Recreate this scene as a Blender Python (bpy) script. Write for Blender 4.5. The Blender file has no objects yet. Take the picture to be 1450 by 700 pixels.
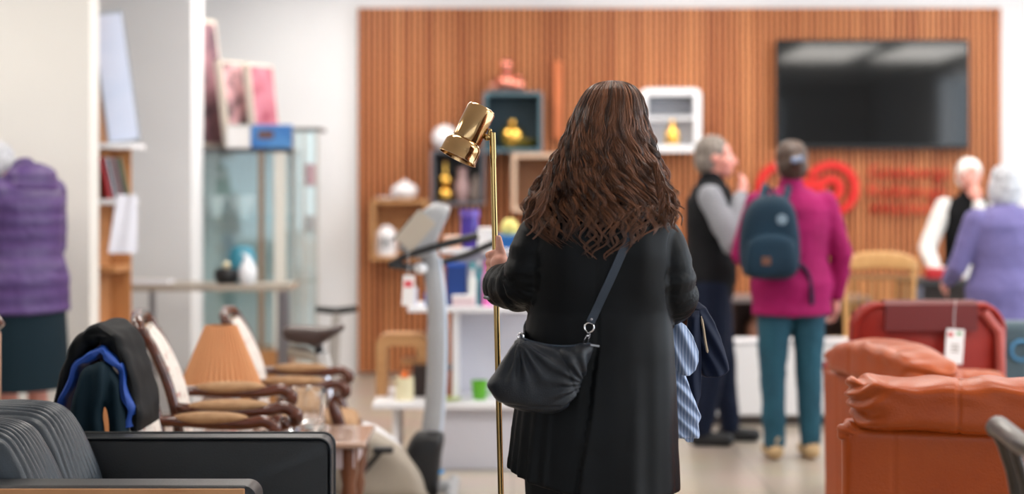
import bpy, bmesh, math, random
from mathutils import Vector, Matrix, noise
random.seed(7)
C = bpy.context.scene.collection
sc = bpy.context.scene
PI = math.pi
# ------------------------------------------------------------------ camera, exposure, world, lights
FP, HC, HY = 2400.0, 1.41, 265.0
cam_d = bpy.data.cameras.new('camera'); cam = bpy.data.objects.new('camera', cam_d); C.objects.link(cam)
cam.location = (0, 0, HC); cam.rotation_euler = (PI/2, 0, 0)
cam_d.sensor_width = 36.0; cam_d.lens = 36.0*FP/1450.0
cam_d.shift_y = -(350.0-HY)/1450.0
cam_d.clip_end = 200
cam_d.dof.use_dof = True; cam_d.dof.focus_distance = 4.42; cam_d.dof.aperture_fstop = 1.5
sc.camera = cam
sc.view_settings.view_transform = 'Standard'; sc.view_settings.look = 'None'
sc.view_settings.gamma = 1.0; sc.view_settings.use_curve_mapping = False
sc.view_settings.exposure = 0.0
w = bpy.data.worlds.new('sky'); sc.world = w; w.use_nodes = True
wb = w.node_tree.nodes['Background']; wb.inputs[0].default_value = (0.75, 0.86, 1.0, 1); wb.inputs[1].default_value = 1.2

def area(name, loc, rot, sx, sy, power, col):
    d = bpy.data.lights.new(name, 'AREA'); d.shape = 'RECTANGLE'; d.size = sx; d.size_y = sy
    d.energy = power; d.color = col
    o = bpy.data.objects.new(name, d); C.objects.link(o); o.location = loc; o.rotation_euler = rot
    return o
# daylight entering through the shop windows (right wall, rear wall)
area('daylight_right', (5.9, 6.0, 1.75), (0, PI/2, 0), 2.3, 8.6, 200, (0.80, 0.90, 1.0))
area('daylight_rear', (0.0, -3.3, 1.75), (PI/2, 0, 0), 9.0, 2.3, 60, (0.92, 0.96, 1.0))

# ------------------------------------------------------------------ helpers
def px(x, y, Y): return Vector(((x-725.0)/FP*Y, Y, HC-(y-HY)/FP*Y))
def lin(c):
    c = c/255.0
    return c/12.92 if c <= 0.04045 else ((c+0.055)/1.055)**2.4
def rgb(r, g, b): return (lin(r), lin(g), lin(b), 1.0)
MATS = {}
def mat(name, col, rough=0.6, metal=0.0, spec=0.5, col2=None, nscale=8.0, nstretch=(1,1,1), bump=0.0, bscale=60.0,
        sheen=0.0, coat=0.0, trans=0.0, ior=1.45, detail=4.0, alpha=1.0, contrast=(0.3, 0.7), bstretch=None, emis=None, estr=0.0, sss=0.0):
    m = bpy.data.materials.new(name); m.use_nodes = True; nt = m.node_tree; b = nt.nodes['Principled BSDF']
    b.inputs['Base Color'].default_value = col; b.inputs['Roughness'].default_value = rough; b.inputs['Metallic'].default_value = metal
    b.inputs['Specular IOR Level'].default_value = spec; b.inputs['IOR'].default_value = ior
    b.inputs['Sheen Weight'].default_value = sheen; b.inputs['Coat Weight'].default_value = coat
    b.inputs['Transmission Weight'].default_value = trans; b.inputs['Alpha'].default_value = alpha
    if sss: b.inputs['Subsurface Weight'].default_value = sss; b.inputs['Subsurface Scale'].default_value = 0.01
    if emis: b.inputs['Emission Color'].default_value = emis; b.inputs['Emission Strength'].default_value = estr
    tc = nt.nodes.new('ShaderNodeTexCoord')
    if col2:
        mp = nt.nodes.new('ShaderNodeMapping'); mp.inputs['Scale'].default_value = nstretch
        n = nt.nodes.new('ShaderNodeTexNoise'); n.inputs['Scale'].default_value = nscale; n.inputs['Detail'].default_value = detail
        r = nt.nodes.new('ShaderNodeValToRGB'); r.color_ramp.elements[0].position = contrast[0]; r.color_ramp.elements[1].position = contrast[1]
        r.color_ramp.elements[0].color = col; r.color_ramp.elements[1].color = col2
        nt.links.new(tc.outputs['Object'], mp.inputs[0]); nt.links.new(mp.outputs[0], n.inputs[0])
        nt.links.new(n.outputs[0], r.inputs[0]); nt.links.new(r.outputs[0], b.inputs['Base Color'])
    if bump:
        mp2 = nt.nodes.new('ShaderNodeMapping'); mp2.inputs['Scale'].default_value = bstretch or (1, 1, 1)
        n2 = nt.nodes.new('ShaderNodeTexNoise'); n2.inputs['Scale'].default_value = bscale; n2.inputs['Detail'].default_value = 5
        bp = nt.nodes.new('ShaderNodeBump'); bp.inputs['Strength'].default_value = bump; bp.inputs['Distance'].default_value = 0.004
        nt.links.new(tc.outputs['Object'], mp2.inputs[0]); nt.links.new(mp2.outputs[0], n2.inputs[0])
        nt.links.new(n2.outputs[0], bp.inputs['Height']); nt.links.new(bp.outputs[0], b.inputs['Normal'])
    MATS[name] = m
    return m
def stripes(name, ca, cb, scale, axis='X', rough=0.8, sharp=(0.45, 0.55), bump=0.0):
    m = bpy.data.materials.new(name); m.use_nodes = True; nt = m.node_tree; b = nt.nodes['Principled BSDF']
    b.inputs['Roughness'].default_value = rough
    tc = nt.nodes.new('ShaderNodeTexCoord'); wv = nt.nodes.new('ShaderNodeTexWave'); wv.bands_direction = axis
    wv.inputs['Scale'].default_value = scale; wv.inputs['Distortion'].default_value = 0.0; wv.inputs['Detail Scale'].default_value = 0.6
    r = nt.nodes.new('ShaderNodeValToRGB'); r.color_ramp.elements[0].position = sharp[0]; r.color_ramp.elements[1].position = sharp[1]
    r.color_ramp.elements[0].color = ca; r.color_ramp.elements[1].color = cb
    nt.links.new(tc.outputs['Object'], wv.inputs[0]); nt.links.new(wv.outputs['Fac'], r.inputs[0]); nt.links.new(r.outputs[0], b.inputs['Base Color'])
    if bump:
        bp = nt.nodes.new('ShaderNodeBump'); bp.inputs['Strength'].default_value = bump; bp.inputs['Distance'].default_value = 0.004
        nt.links.new(wv.outputs['Fac'], bp.inputs['Height']); nt.links.new(bp.outputs[0], b.inputs['Normal'])
    MATS[name] = m
    return m
def glassy(name, col, mix=0.82, rough=0.02):
    m = bpy.data.materials.new(name); m.use_nodes = True; nt = m.node_tree
    for n in list(nt.nodes): nt.nodes.remove(n)
    o = nt.nodes.new('ShaderNodeOutputMaterial'); t = nt.nodes.new('ShaderNodeBsdfTransparent'); g = nt.nodes.new('ShaderNodeBsdfGlossy')
    t.inputs[0].default_value = col; g.inputs['Roughness'].default_value = rough; g.inputs[0].default_value = (0.9, 0.95, 0.95, 1)
    mx = nt.nodes.new('ShaderNodeMixShader'); mx.inputs[0].default_value = 1-mix
    nt.links.new(t.outputs[0], mx.inputs[1]); nt.links.new(g.outputs[0], mx.inputs[2]); nt.links.new(mx.outputs[0], o.inputs[0])
    MATS[name] = m
    return m

class MB:
    def __init__(s): s.v = []; s.f = []; s.wn = False
    def add(s, vs, fs):
        k = len(s.v); s.v += [Vector(a) for a in vs]; s.f += [tuple(i+k for i in f) for f in fs]; return s
    def box(s, c, d, rot=None, bev=0.0):
        bm = bmesh.new(); bmesh.ops.create_cube(bm, size=1.0)
        for v in bm.verts: v.co = Vector((v.co.x*d[0], v.co.y*d[1], v.co.z*d[2]))
        if bev > 0: s.wn = True; bmesh.ops.bevel(bm, geom=bm.edges[:], offset=min(bev, min(d)*0.49), segments=3, affect='EDGES', profile=0.5)
        R = rot if rot is not None else Matrix.Identity(3)
        bm.verts.index_update()
        s.add([R @ v.co + Vector(c) for v in bm.verts], [[v.index for v in f.verts] for f in bm.faces]); bm.free(); return s
    def loft(s, rings, cap=True, closed=True):
        n = len(rings[0]); vs = [p for r in rings for p in r]; fs = []
        for i in range(len(rings)-1):
            for j in range(n if closed else n-1):
                a = i*n+j; b = i*n+(j+1) % n; fs.append((a, b, b+n, a+n))
        if cap and closed: fs.append(tuple(range(n))[::-1]); fs.append(tuple((len(rings)-1)*n+j for j in range(n)))
        return s.add(vs, fs)
    def tube(s, pts, rad, n=12, cap=True, flat=1.0, up=None):
        pts = [Vector(p) for p in pts]; m = len(pts)
        if not isinstance(rad, (list, tuple)): rad = [rad]*m
        rings = []; prev = None
        for i, p in enumerate(pts):
            t = (pts[min(i+1, m-1)]-pts[max(i-1, 0)])
            if t.length < 1e-9: t = Vector((0, 0, 1))
            t.normalize()
            if up is not None: a = Vector(up)
            elif prev is not None: a = prev
            else: a = Vector((0, 1, 0)) if abs(t.y) < 0.9 else Vector((1, 0, 0))
            u = a - t*a.dot(t)
            if u.length < 1e-6: u = t.orthogonal()
            u.normalize(); prev = u; v = t.cross(u)
            rings.append([p+(u*math.cos(2*PI*k/n)*flat+v*math.sin(2*PI*k/n))*rad[i] for k in range(n)])
        return s.loft(rings, cap)
    def caps(s, p0, p1, r0, r1, n=14):
        p0, p1 = Vector(p0), Vector(p1); d = p1-p0; L = max(d.length, 1e-6); t = d/L; pts = []; rs = []
        for k in range(1, 6): a = PI/2*k/5; pts.append(p0-t*r0*math.cos(a)); rs.append(r0*math.sin(a))
        pts.append(p1); rs.append(r1)
        for k in range(4, 0, -1): a = PI/2*k/5; pts.append(p1+t*r1*math.cos(a)); rs.append(r1*math.sin(a))
        return s.tube(pts, rs, n)
    def chain(s, pts, rs, n=14):
        for i in range(len(pts)-1): s.caps(pts[i], pts[i+1], rs[i], rs[i+1], n)
        return s
    def ell(s, c, r, rot=None, nu=20, nv=12):
        c = Vector(c); R = rot if rot is not None else Matrix.Identity(3); rings = []
        for i in range(1, nv):
            a = PI*i/nv
            rings.append([c+R @ Vector((r[0]*math.sin(a)*math.cos(2*PI*j/nu), r[1]*math.sin(a)*math.sin(2*PI*j/nu), -r[2]*math.cos(a))) for j in range(nu)])
        return s.loft(rings, True)
    def lathe(s, prof, c=(0, 0, 0), rot=None, n=32, closed=False):
        c = Vector(c); R = rot if rot is not None else Matrix.Identity(3)
        rings = [[c+R @ Vector((r*math.cos(2*PI*j/n), r*math.sin(2*PI*j/n), z)) for j in range(n)] for r, z in prof]
        if closed: rings.append(rings[0])
        return s.loft(rings, not closed)
    def torus(s, c, R1, r, rot=None, n=28, m=8):
        return s.lathe([(R1+r*math.cos(2*PI*k/m), r*math.sin(2*PI*k/m)) for k in range(m)], c, rot, n, True)
    def pillow(s, outline, th, c=None, frame=None, nr=10, power=0.5, n=None):
        """closed outline (2-D u,v) inflated along w; frame=(origin,u,v,w)"""
        o, u, v, ww = frame
        if n: outline = resample(outline, n)
        cu = sum(p[0] for p in outline)/len(outline); cv = sum(p[1] for p in outline)/len(outline)
        if c: cu, cv = c
        rings = []
        for i in range(nr+1):
            a = -PI/2+PI*i/nr; a = max(min(a, PI/2-0.06), -PI/2+0.06)
            k = math.cos(a)**power; h = th*math.sin(a)
            rings.append([o+u*(cu+(p[0]-cu)*k)+v*(cv+(p[1]-cv)*k)+ww*h for p in outline])
        return s.loft(rings, True)
    def build(s, name, m, parent=None, smooth=True, auto=None):
        me = bpy.data.meshes.new(name)
        off = Vector((0, 0, 0))
        if parent is not None and not parent.get('_local'):
            q = parent
            while q is not None: off += q.location; q = q.parent
        me.from_pydata([tuple(v-off) for v in s.v], [], s.f); me.update()
        bm = bmesh.new(); bm.from_mesh(me); bmesh.ops.recalc_face_normals(bm, faces=bm.faces); bm.to_mesh(me); bm.free()
        if m is not None: me.materials.append(m)
        if smooth:
            me.polygons.foreach_set('use_smooth', [True]*len(me.polygons))
            try: me.set_sharp_from_angle(angle=math.radians(auto or 45))
            except Exception: pass
        o = bpy.data.objects.new(name, me); C.objects.link(o)
        if parent is not None: o.parent = parent
        if s.wn and smooth: wn_ = o.modifiers.new('wn', 'WEIGHTED_NORMAL'); wn_.keep_sharp = True; wn_.weight = 100
        return o
def resample(pts, n):
    P = [Vector((p[0], p[1], 0)) for p in pts]; m = len(P)
    # closed Catmull-Rom then arc-length resample
    fine = []
    for i in range(m):
        p0, p1, p2, p3 = P[i-1], P[i], P[(i+1) % m], P[(i+2) % m]
        for k in range(12):
            t = k/12
            fine.append(0.5*((2*p1)+(p2-p0)*t+(2*p0-5*p1+4*p2-p3)*t*t+(3*p1-p0-3*p2+p3)*t**3))
    L = [0]
    for i in range(len(fine)): L.append(L[-1]+(fine[(i+1) % len(fine)]-fine[i]).length)
    out = []; j = 0
    for k in range(n):
        d = L[-1]*k/n
        while L[j+1] < d: j += 1
        f = (d-L[j])/max(L[j+1]-L[j], 1e-9); q = fine[j].lerp(fine[(j+1) % len(fine)], f); out.append((q.x, q.y))
    return out
def spline(pts, per=8):
    P = [Vector(p) for p in pts]; P = [P[0]*2-P[1]]+P+[P[-1]*2-P[-2]]; out = []
    for i in range(1, len(P)-2):
        p0, p1, p2, p3 = P[i-1], P[i], P[i+1], P[i+2]
        for k in range(per):
            t = k/per; out.append(0.5*((2*p1)+(p2-p0)*t+(2*p0-5*p1+4*p2-p3)*t*t+(3*p1-p0-3*p2+p3)*t**3))
    out.append(P[-2]); return out
def interp(tab, z):
    """tab: rows sorted by first column descending or ascending; returns linear interpolated tuple"""
    t = sorted(tab); 
    if z <= t[0][0]: return t[0][1:]
    for a, b in zip(t, t[1:]):
        if z <= b[0]:
            f = (z-a[0])/(b[0]-a[0]); f2 = f*f*(3-2*f)*0.3+f*0.7
            return tuple(x+(y-x)*f2 for x, y in zip(a[1:], b[1:]))
    return t[-1][1:]
def empty(name, loc, rot=0.0, local=False):
    o = bpy.data.objects.new(name, None); C.objects.link(o); o.location = loc; o.rotation_euler = (0, 0, rot); o.empty_display_size = 0.05
    if local: o['_local'] = 1
    return o
def tag(o, label, cat, group=None, kind=None):
    if label: o['label'] = label
    if cat: o['category'] = cat
    if group: o['group'] = group
    if kind: o['kind'] = kind
    return o
def struct(o): o['kind'] = 'structure'; return o
def bake_mods(o):
    dg = bpy.context.evaluated_depsgraph_get(); dg.update()
    me = bpy.data.meshes.new_from_object(o.evaluated_get(dg)); old = o.data
    mats = [mm for mm in old.materials]
    o.modifiers.clear(); o.data = me; me.name = old.name; bpy.data.meshes.remove(old)
    if not len(me.materials):
        for mm in mats: me.materials.append(mm)
    me.polygons.foreach_set('use_smooth', [True]*len(me.polygons))
def blob(mb, name, m, parent=None, voxel=0.01, smooth=6, disp=None):
    o = mb.build(name, m, parent, smooth=False)
    r = o.modifiers.new('r', 'REMESH'); r.mode = 'VOXEL'; r.voxel_size = voxel
    if smooth: sm = o.modifiers.new('s', 'SMOOTH'); sm.iterations = smooth; sm.factor = 0.5
    bake_mods(o)
    if disp:
        off = Vector((0, 0, 0)); q = parent
        while q is not None and not q.get('_local'): off += q.location; q = q.parent
        displace(o, lambda p, n: disp(p+off, n))
    return o
def displace(o, fn):
    me = o.data; nn = [v.normal.copy() for v in me.vertices]
    for v, n in zip(me.vertices, nn): v.co = v.co+n*fn(v.co, n)
    me.update()
def copy_tree(o, parent=None):
    c = o.copy(); C.objects.link(c)
    if parent is not None: c.parent = parent
    for ch in list(o.children): copy_tree(ch, c)
    return c
def rotm(ax, deg): return Matrix.Rotation(math.radians(deg), 3, ax)
def arch_outline(x0, x1, z0, z1, r, n=6):
    pts = []
    for cx, cz, a0 in ((x1-r, z0+r, -90), (x1-r, z1-r, 0), (x0+r, z1-r, 90), (x0+r, z0+r, 180)):
        for k in range(n+1):
            a = math.radians(a0+90*k/n); pts.append((cx+r*math.cos(a), cz+r*math.sin(a)))
    return pts
def prism(mb, outline, y0, y1, ax='xz'):
    n = len(outline)
    f = (lambda p, y: Vector((p[0], y, p[1]))) if ax == 'xz' else (lambda p, y: Vector((y, p[0], p[1])))
    return mb.loft([[f(p, y0) for p in outline], [f(p, y1) for p in outline]], True)

# ------------------------------------------------------------------ materials
white_wall = mat('white_plaster', rgb(236, 236, 238), 0.85, col2=rgb(230, 230, 233), nscale=1.5, bump=0.05)
cream_wall = mat('cream_plaster', rgb(228, 225, 220), 0.85, col2=rgb(223, 220, 216), nscale=1.2, bump=0.05)
ceil_m = mat('ceiling_white', rgb(240, 240, 240), 0.9)
white_lac = mat('white_lacquer', rgb(236, 236, 240), 0.45)
brass = mat('polished_brass', rgb(188, 152, 108), 0.12, 1.0)
brass_d = mat('satin_brass', rgb(180, 150, 98), 0.2, 1.0)
chrome = mat('chrome', rgb(215, 215, 220), 0.1, 1.0)
steel = mat('brushed_steel', rgb(150, 150, 155), 0.3, 1.0)
blk_plastic = mat('black_plastic', rgb(26, 27, 30), 0.4)
blk_leather = mat('black_leather', rgb(26, 28, 31), 0.42, bump=0.25, bscale=260, col2=rgb(30, 33, 38), nscale=5)
gr_leather = mat('grey_leather', rgb(52, 60, 68), 0.33, bump=0.25, bscale=260, col2=rgb(42, 49, 57), nscale=6)
tan_leather = mat('tan_panel', rgb(196, 145, 100), 0.5, bump=0.15, bscale=120, col2=rgb(180, 128, 84), nscale=6)
or_leather = mat('orange_leather', rgb(164, 74, 24), 0.36, spec=.35, bump=0.22, bscale=150, col2=rgb(150, 62, 16), nscale=4)
red_leather = mat('red_leather', rgb(150, 38, 26), 0.42, spec=.3, bump=0.2, bscale=120, col2=rgb(134, 30, 20), nscale=5)
dred_leather = mat('dark_red_leather', rgb(100, 30, 30), 0.45, bump=0.2, bscale=120)
teal_fab = mat('teal_fabric', rgb(66, 84, 92), 0.85, bump=0.2, bscale=200, sheen=0.3)
bag_leather = mat('navy_leather', rgb(17, 23, 33), 0.3, spec=.42, bump=0.55, bscale=420, col2=rgb(27, 32, 40), nscale=7)
coat_m = mat('charcoal_wool', rgb(18, 20, 23), 0.45, spec=.14, bump=0.12, bscale=700, col2=rgb(14, 15, 17), nscale=10)
strap_m = mat('navy_strap', rgb(44, 54, 68), 0.5, bump=0.3, bscale=500)
lining_m = mat('grey_lining', rgb(120, 120, 124), 0.7)
black_cloth = mat('black_cloth', rgb(22, 23, 25), 0.75, spec=.2, bump=0.15, bscale=400)
navy_cloth = mat('navy_cloth', rgb(20, 28, 48), 0.75, spec=.2, bump=0.15, bscale=400)
dteal_cloth = mat('dark_teal_cloth', rgb(14, 34, 44), 0.75, spec=.2, bump=0.15, bscale=400)
blue_cloth = mat('royal_blue_lining', rgb(20, 66, 150), 0.6, bump=0.15, bscale=200)
skin = mat('skin', rgb(216, 158, 138), 0.5, col2=rgb(204, 140, 122), nscale=14, bump=0.06, bscale=300, sss=0.1)
skin_p = mat('pink_skin', rgb(224, 160, 146), 0.5, col2=rgb(210, 138, 124), nscale=10, sss=0.1)
eye_w = mat('eye_white', rgb(235, 232, 228), 0.2); eye_d = mat('iris', rgb(60, 50, 45), 0.2)
lip_m = mat('lips', rgb(180, 90, 84), 0.5)
def lock_mat(name, ca, cb):
    m = mat(name, ca, .3, spec=.6); nt = m.node_tree; b = nt.nodes['Principled BSDF']; b.inputs['Anisotropic'].default_value = .6
    at = nt.nodes.new('ShaderNodeAttribute'); at.attribute_name = 'shade'; r = nt.nodes.new('ShaderNodeValToRGB'); r.color_ramp.elements[0].color = ca; r.color_ramp.elements[1].color = cb
    nt.links.new(at.outputs['Fac'], r.inputs[0]); nt.links.new(r.outputs[0], b.inputs['Base Color']); return m
def hair_mat(name, ca, cb, rough=0.36):
    m = mat(name, ca, rough, col2=cb, nscale=42, nstretch=(2.2, 2.2, 0.3), contrast=(0.36, 0.68), spec=0.6)
    m.node_tree.nodes['Principled BSDF'].inputs['Anisotropic'].default_value = 0.5
    return m
hair_brown = lock_mat('brown_hair', rgb(48, 28, 20), rgb(138, 88, 60))
hair_base = mat('dark_brown_hair', rgb(38, 23, 17), 0.8, spec=.1)
hair_dark = hair_mat('short_dark_hair', rgb(58, 42, 34), rgb(84, 62, 50), 0.5)
hair_grey = hair_mat('grey_hair', rgb(98, 88, 80), rgb(140, 130, 122), 0.5)
hair_white = hair_mat('white_hair', rgb(225, 220, 215), rgb(245, 242, 238), 0.5)
hair_silver = hair_mat('silver_hair', rgb(160, 162, 168), rgb(205, 206, 212), 0.5)
wood_dark = mat('polished_mahogany', rgb(92, 44, 26), 0.22, col2=rgb(62, 28, 16), nscale=6, nstretch=(1, 6, 6), coat=0.5, bump=0.1)
wood_mid = mat('walnut', rgb(120, 72, 45), 0.3, col2=rgb(92, 52, 32), nscale=5, nstretch=(1, 8, 1), coat=0.3)
wood_oak = mat('light_oak', rgb(200, 152, 104), 0.5, col2=rgb(178, 128, 82), nscale=5, nstretch=(1, 1, 10))
wood_pine = mat('pine', rgb(196, 142, 92), 0.55, col2=rgb(170, 114, 68), nscale=4, nstretch=(8, 1, 1))
wood_grey = mat('weathered_wood', rgb(70, 57, 46), 0.35, col2=rgb(42, 34, 28), nscale=14, nstretch=(3, 3, 0.6), coat=0.15, bump=0.2)
table_top_m = mat('rosy_wood_top', rgb(188, 160, 144), 0.22, col2=rgb(166, 132, 114), nscale=3, nstretch=(1, 5, 1), coat=0.6)
tan_uph = mat('tan_upholstery', rgb(176, 140, 104), 0.8, bump=0.3, bscale=300, col2=rgb(156, 118, 84), nscale=30)
floral = mat('floral_fabric', rgb(214, 206, 198), 0.8, col2=rgb(176, 130, 122), nscale=34, contrast=(0.56, 0.7), bump=0.2, bscale=300)
glass_m = mat('clear_glass', (0.97, 0.99, 1, 1), 0.02, trans=1.0, ior=1.47)
pane_m = glassy('cabinet_glass', (0.88, 0.95, 0.95, 1), 0.9)

# ------------------------------------------------------------------ room
RX0, RX1, RY0, RY1, RZ = -6.5, 6.0, -3.4, 12.72, 3.15
floor_m = bpy.data.materials.new('stone_floor'); floor_m.use_nodes = True
nt = floor_m.node_tree; b = nt.nodes['Principled BSDF']; b.inputs['Roughness'].default_value = 0.28
tc = nt.nodes.new('ShaderNodeTexCoord'); br = nt.nodes.new('ShaderNodeTexBrick'); br.offset = 0.0
br.inputs['Scale'].default_value = 1.0; br.inputs['Brick Width'].default_value = 0.6; br.inputs['Row Height'].default_value = 0.6; br.inputs['Mortar Size'].default_value = 0.004
br.inputs['Color1'].default_value = rgb(186, 174, 160); br.inputs['Color2'].default_value = rgb(176, 164, 150); br.inputs['Mortar'].default_value = rgb(140, 130, 118)
ns = nt.nodes.new('ShaderNodeTexNoise'); ns.inputs['Scale'].default_value = 3; ns.inputs['Detail'].default_value = 6
mx = nt.nodes.new('ShaderNodeMixRGB'); mx.blend_type = 'MULTIPLY'; mx.inputs[0].default_value = 0.25
nt.links.new(tc.outputs['Object'], br.inputs[0]); nt.links.new(tc.outputs['Object'], ns.inputs[0])
nt.links.new(br.outputs[0], mx.inputs[1]); nt.links.new(ns.outputs['Color'], mx.inputs[2]); nt.links.new(mx.outputs[0], b.inputs['Base Color'])
def wallbox(name, a, bb, m):
    a = Vector(a); bb = Vector(bb)
    return struct(MB().box((a+bb)/2, bb-a).build(name, m, smooth=False))
wallbox('floor', (RX0-.2, RY0-.2, -0.1), (RX1+.2, RY1+.2, 0), floor_m)
wallbox('ceiling', (RX0-.2, RY0-.2, RZ), (RX1+.2, RY1+.2, RZ+.1), ceil_m)
wallbox('wall_back', (RX0, RY1, 0), (RX1, RY1+.15, RZ), white_wall)
wallbox('wall_left', (RX0-.15, RY0, 0), (RX0, RY1, RZ), cream_wall)
def windowed_wall(name, along, fixed, a0, a1, holes, z0, z1, m, thick):
    mb = MB()
    def bx(p, q, za, zb):
        if q-p < 1e-4 or zb-za < 1e-4: return
        c = (p+q)/2
        mb.box((fixed, c, (za+zb)/2) if along == 'y' else (c, fixed, (za+zb)/2), (thick, q-p, zb-za) if along == 'y' else (q-p, thick, zb-za))
    bx(a0, a1, 0, z0); bx(a0, a1, z1, RZ); cur = a0
    for p, q in holes: bx(cur, p, z0, z1); cur = q
    bx(cur, a1, z0, z1)
    return struct(mb.build(name, m, smooth=False))
windowed_wall('wall_right', 'y', RX1+.08, RY0, RY1, [(1.6, 4.4), (4.6, 7.4), (7.6, 10.4)], 0.6, 2.9, white_wall, 0.16)
windowed_wall('wall_rear', 'x', RY0-.08, RX0, RX1, [(-4.6, -1.6), (-1.5, 1.5), (1.6, 4.6)], 0.6, 2.9, white_wall, 0.16)
wn = 0
def window(along, fixed, p, q):
    global wn; wn += 1
    e = MB()
    for (u0, u1, z0, z1) in ((p, q, .6, .66), (p, q, 2.84, 2.9), (p, p+.06, .6, 2.9), (q-.06, q, .6, 2.9), ((p+q)/2-.03, (p+q)/2+.03, .6, 2.9)):
        c = ((u0+u1)/2, (z0+z1)/2)
        e.box((fixed, c[0], c[1]) if along == 'y' else (c[0], fixed, c[1]), (.07, u1-u0, z1-z0) if along == 'y' else (u1-u0, .07, z1-z0))
    o = struct(e.build('window_%d' % wn, white_lac, smooth=False))
    g = MB().box((fixed, (p+q)/2, 1.75) if along == 'y' else ((p+q)/2, fixed, 1.75), (.008, q-p, 2.28) if along == 'y' else (q-p, .008, 2.28))
    g.build('pane', glassy('window_glass', (.95, .98, .98, 1), .93), o, smooth=False)
for p, q in ((1.6, 4.4), (4.6, 7.4), (7.6, 10.4)): window('y', RX1+.10, p, q)
for p, q in ((-4.6, -1.6), (-1.5, 1.5), (1.6, 4.6)): window('x', RY0-.10, p, q)
# left alcove walls: a cream wall return and a white pilaster behind it
wallbox('wall_alcove', (RX0, 8.95, 0), (-2.23, 9.15, RZ), cream_wall)
wallbox('wall_pilaster', (-3.4, 10.55, 0), (-1.995, 10.95, RZ), white_wall)

# slatted wood cladding
slat_m = bpy.data.materials.new('cedar_slats'); slat_m.use_nodes = True
nt = slat_m.node_tree; b = nt.nodes['Principled BSDF']; b.inputs['Roughness'].default_value = 0.5
tc = nt.nodes.new('ShaderNodeTexCoord'); mp = nt.nodes.new('ShaderNodeMapping'); mp.inputs['Scale'].default_value = (20.0, 1.0, 0.35)
n1 = nt.nodes.new('ShaderNodeTexNoise'); n1.inputs['Scale'].default_value = 1.0; n1.inputs['Detail'].default_value = 3
r = nt.nodes.new('ShaderNodeValToRGB'); r.color_ramp.elements[0].position = .3; r.color_ramp.elements[1].position = .7
r.color_ramp.elements[0].color = rgb(176, 100, 58); r.color_ramp.elements[1].color = rgb(224, 148, 94)
nt.links.new(tc.outputs['Object'], mp.inputs[0]); nt.links.new(mp.outputs[0], n1.inputs[0]); nt.links.new(n1.outputs[0], r.inputs[0]); nt.links.new(r.outputs[0], b.inputs['Base Color'])
slat_b = mat('slat_backing', rgb(38, 20, 13), 0.9)
X0, X1 = -1.155, 3.66
pan = struct(MB().box(((X0+X1)/2, 12.70, 1.385), (X1-X0, .02, 2.73)).build('trim_backing', slat_b, smooth=False))
mb = MB(); nsl = 112; pit = (X1-X0)/nsl
for i in range(nsl): mb.box((X0+(i+.5)*pit, 12.672, 1.385), (pit*.6, .036, 2.73), bev=.004)
struct(mb.build('trim_slats', slat_m))

# ceiling light panels (long pair mirrored in television; others unseen, added for more light)
lamp_em = mat('light_diffuser', (1, 1, 1, 1), .5, emis=(1.0, .95, .88, 1), estr=12.5)
alu = mat('aluminium', rgb(190, 190, 192), .4, 1.0)
for cx, cy, ly in ((4.0, 3.5, 2.5), (5.25, 3.5, 2.5), (-.4, 5.3, .8), (-3.0, 5.3, 1.0), (1.6, 5.3, .8), (1.6, 8.6, 1.2), (3.9, 8.6, 1.2), (-.8, 8.6, 1.2), (-3.4, 7.4, 1.2), (-1.2, 11.2, 1.2), (1.2, 11.2, 1.2), (3.4, 11.2, 1.2)):
    e = empty('ceiling_light', (cx, cy, RZ))
    tag(e, 'rectangular white ceiling light panel; the long pair mirrored in the television, others added for light', 'ceiling light', 'ceiling light panels of the shop')
    MB().box((cx, cy, RZ-.015), (1.02, ly, .03), bev=.005).build('frame', alu, e)
    MB().box((cx, cy, RZ-.032), (.94, ly-.08, .012)).build('diffuser', lamp_em, e, smooth=False)

# ------------------------------------------------------------------ people: shared pieces
def hand(mb, wrist, d, n, s=1.0, curl=(20, 35, 30), spread=6, side=1, thumb_out=45):
    """open / loosely curled hand: d = direction of fingers, n = palm normal"""
    wrist = Vector(wrist); d = Vector(d).normalized(); n = Vector(n); n = (n-d*n.dot(d)).normalized(); u = d.cross(n)*side
    mb.caps(wrist-d*.02*s, wrist+d*.03*s, .024*s, .026*s)
    for k in (-1.2, -.4, .4, 1.2): mb.caps(wrist+d*.02*s+u*k*.012*s, wrist+d*.088*s+u*k*.021*s, .014*s, .0115*s, 10)
    mb.ell(wrist+d*.05*s, (.03*s, .03*s, .03*s), None, 12, 8)
    for k, (q, L) in enumerate(zip((1.2, .4, -.4, -1.2), (.072, .08, .074, .058))):
        p = wrist+d*.09*s+u*q*.0205*s; a = 0; dd = (d+u*math.tan(math.radians(spread*q))).normalized()
        for seg, f in enumerate((.45, .31, .24)):
            a += math.radians(curl[seg]); v = dd*math.cos(a)+n*math.sin(a); q2 = p+v*L*f*s
            mb.caps(p, q2, (.0095-.001*seg)*s, (.0088-.001*seg)*s, 8); p = q2
    p = wrist+d*.03*s+u*.024*s
    a = math.radians(thumb_out); v = d*math.cos(a)+u*math.sin(a); q = p+v*.035*s; mb.caps(p, q, .015*s, .0115*s, 10)
    v2 = (d*1.0+u*.35+n*.35).normalized(); q2 = q+v2*.03*s; mb.caps(q, q2, .0112*s, .010*s, 8); mb.caps(q2, q2+v2*.024*s, .010*s, .008*s, 8)
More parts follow.
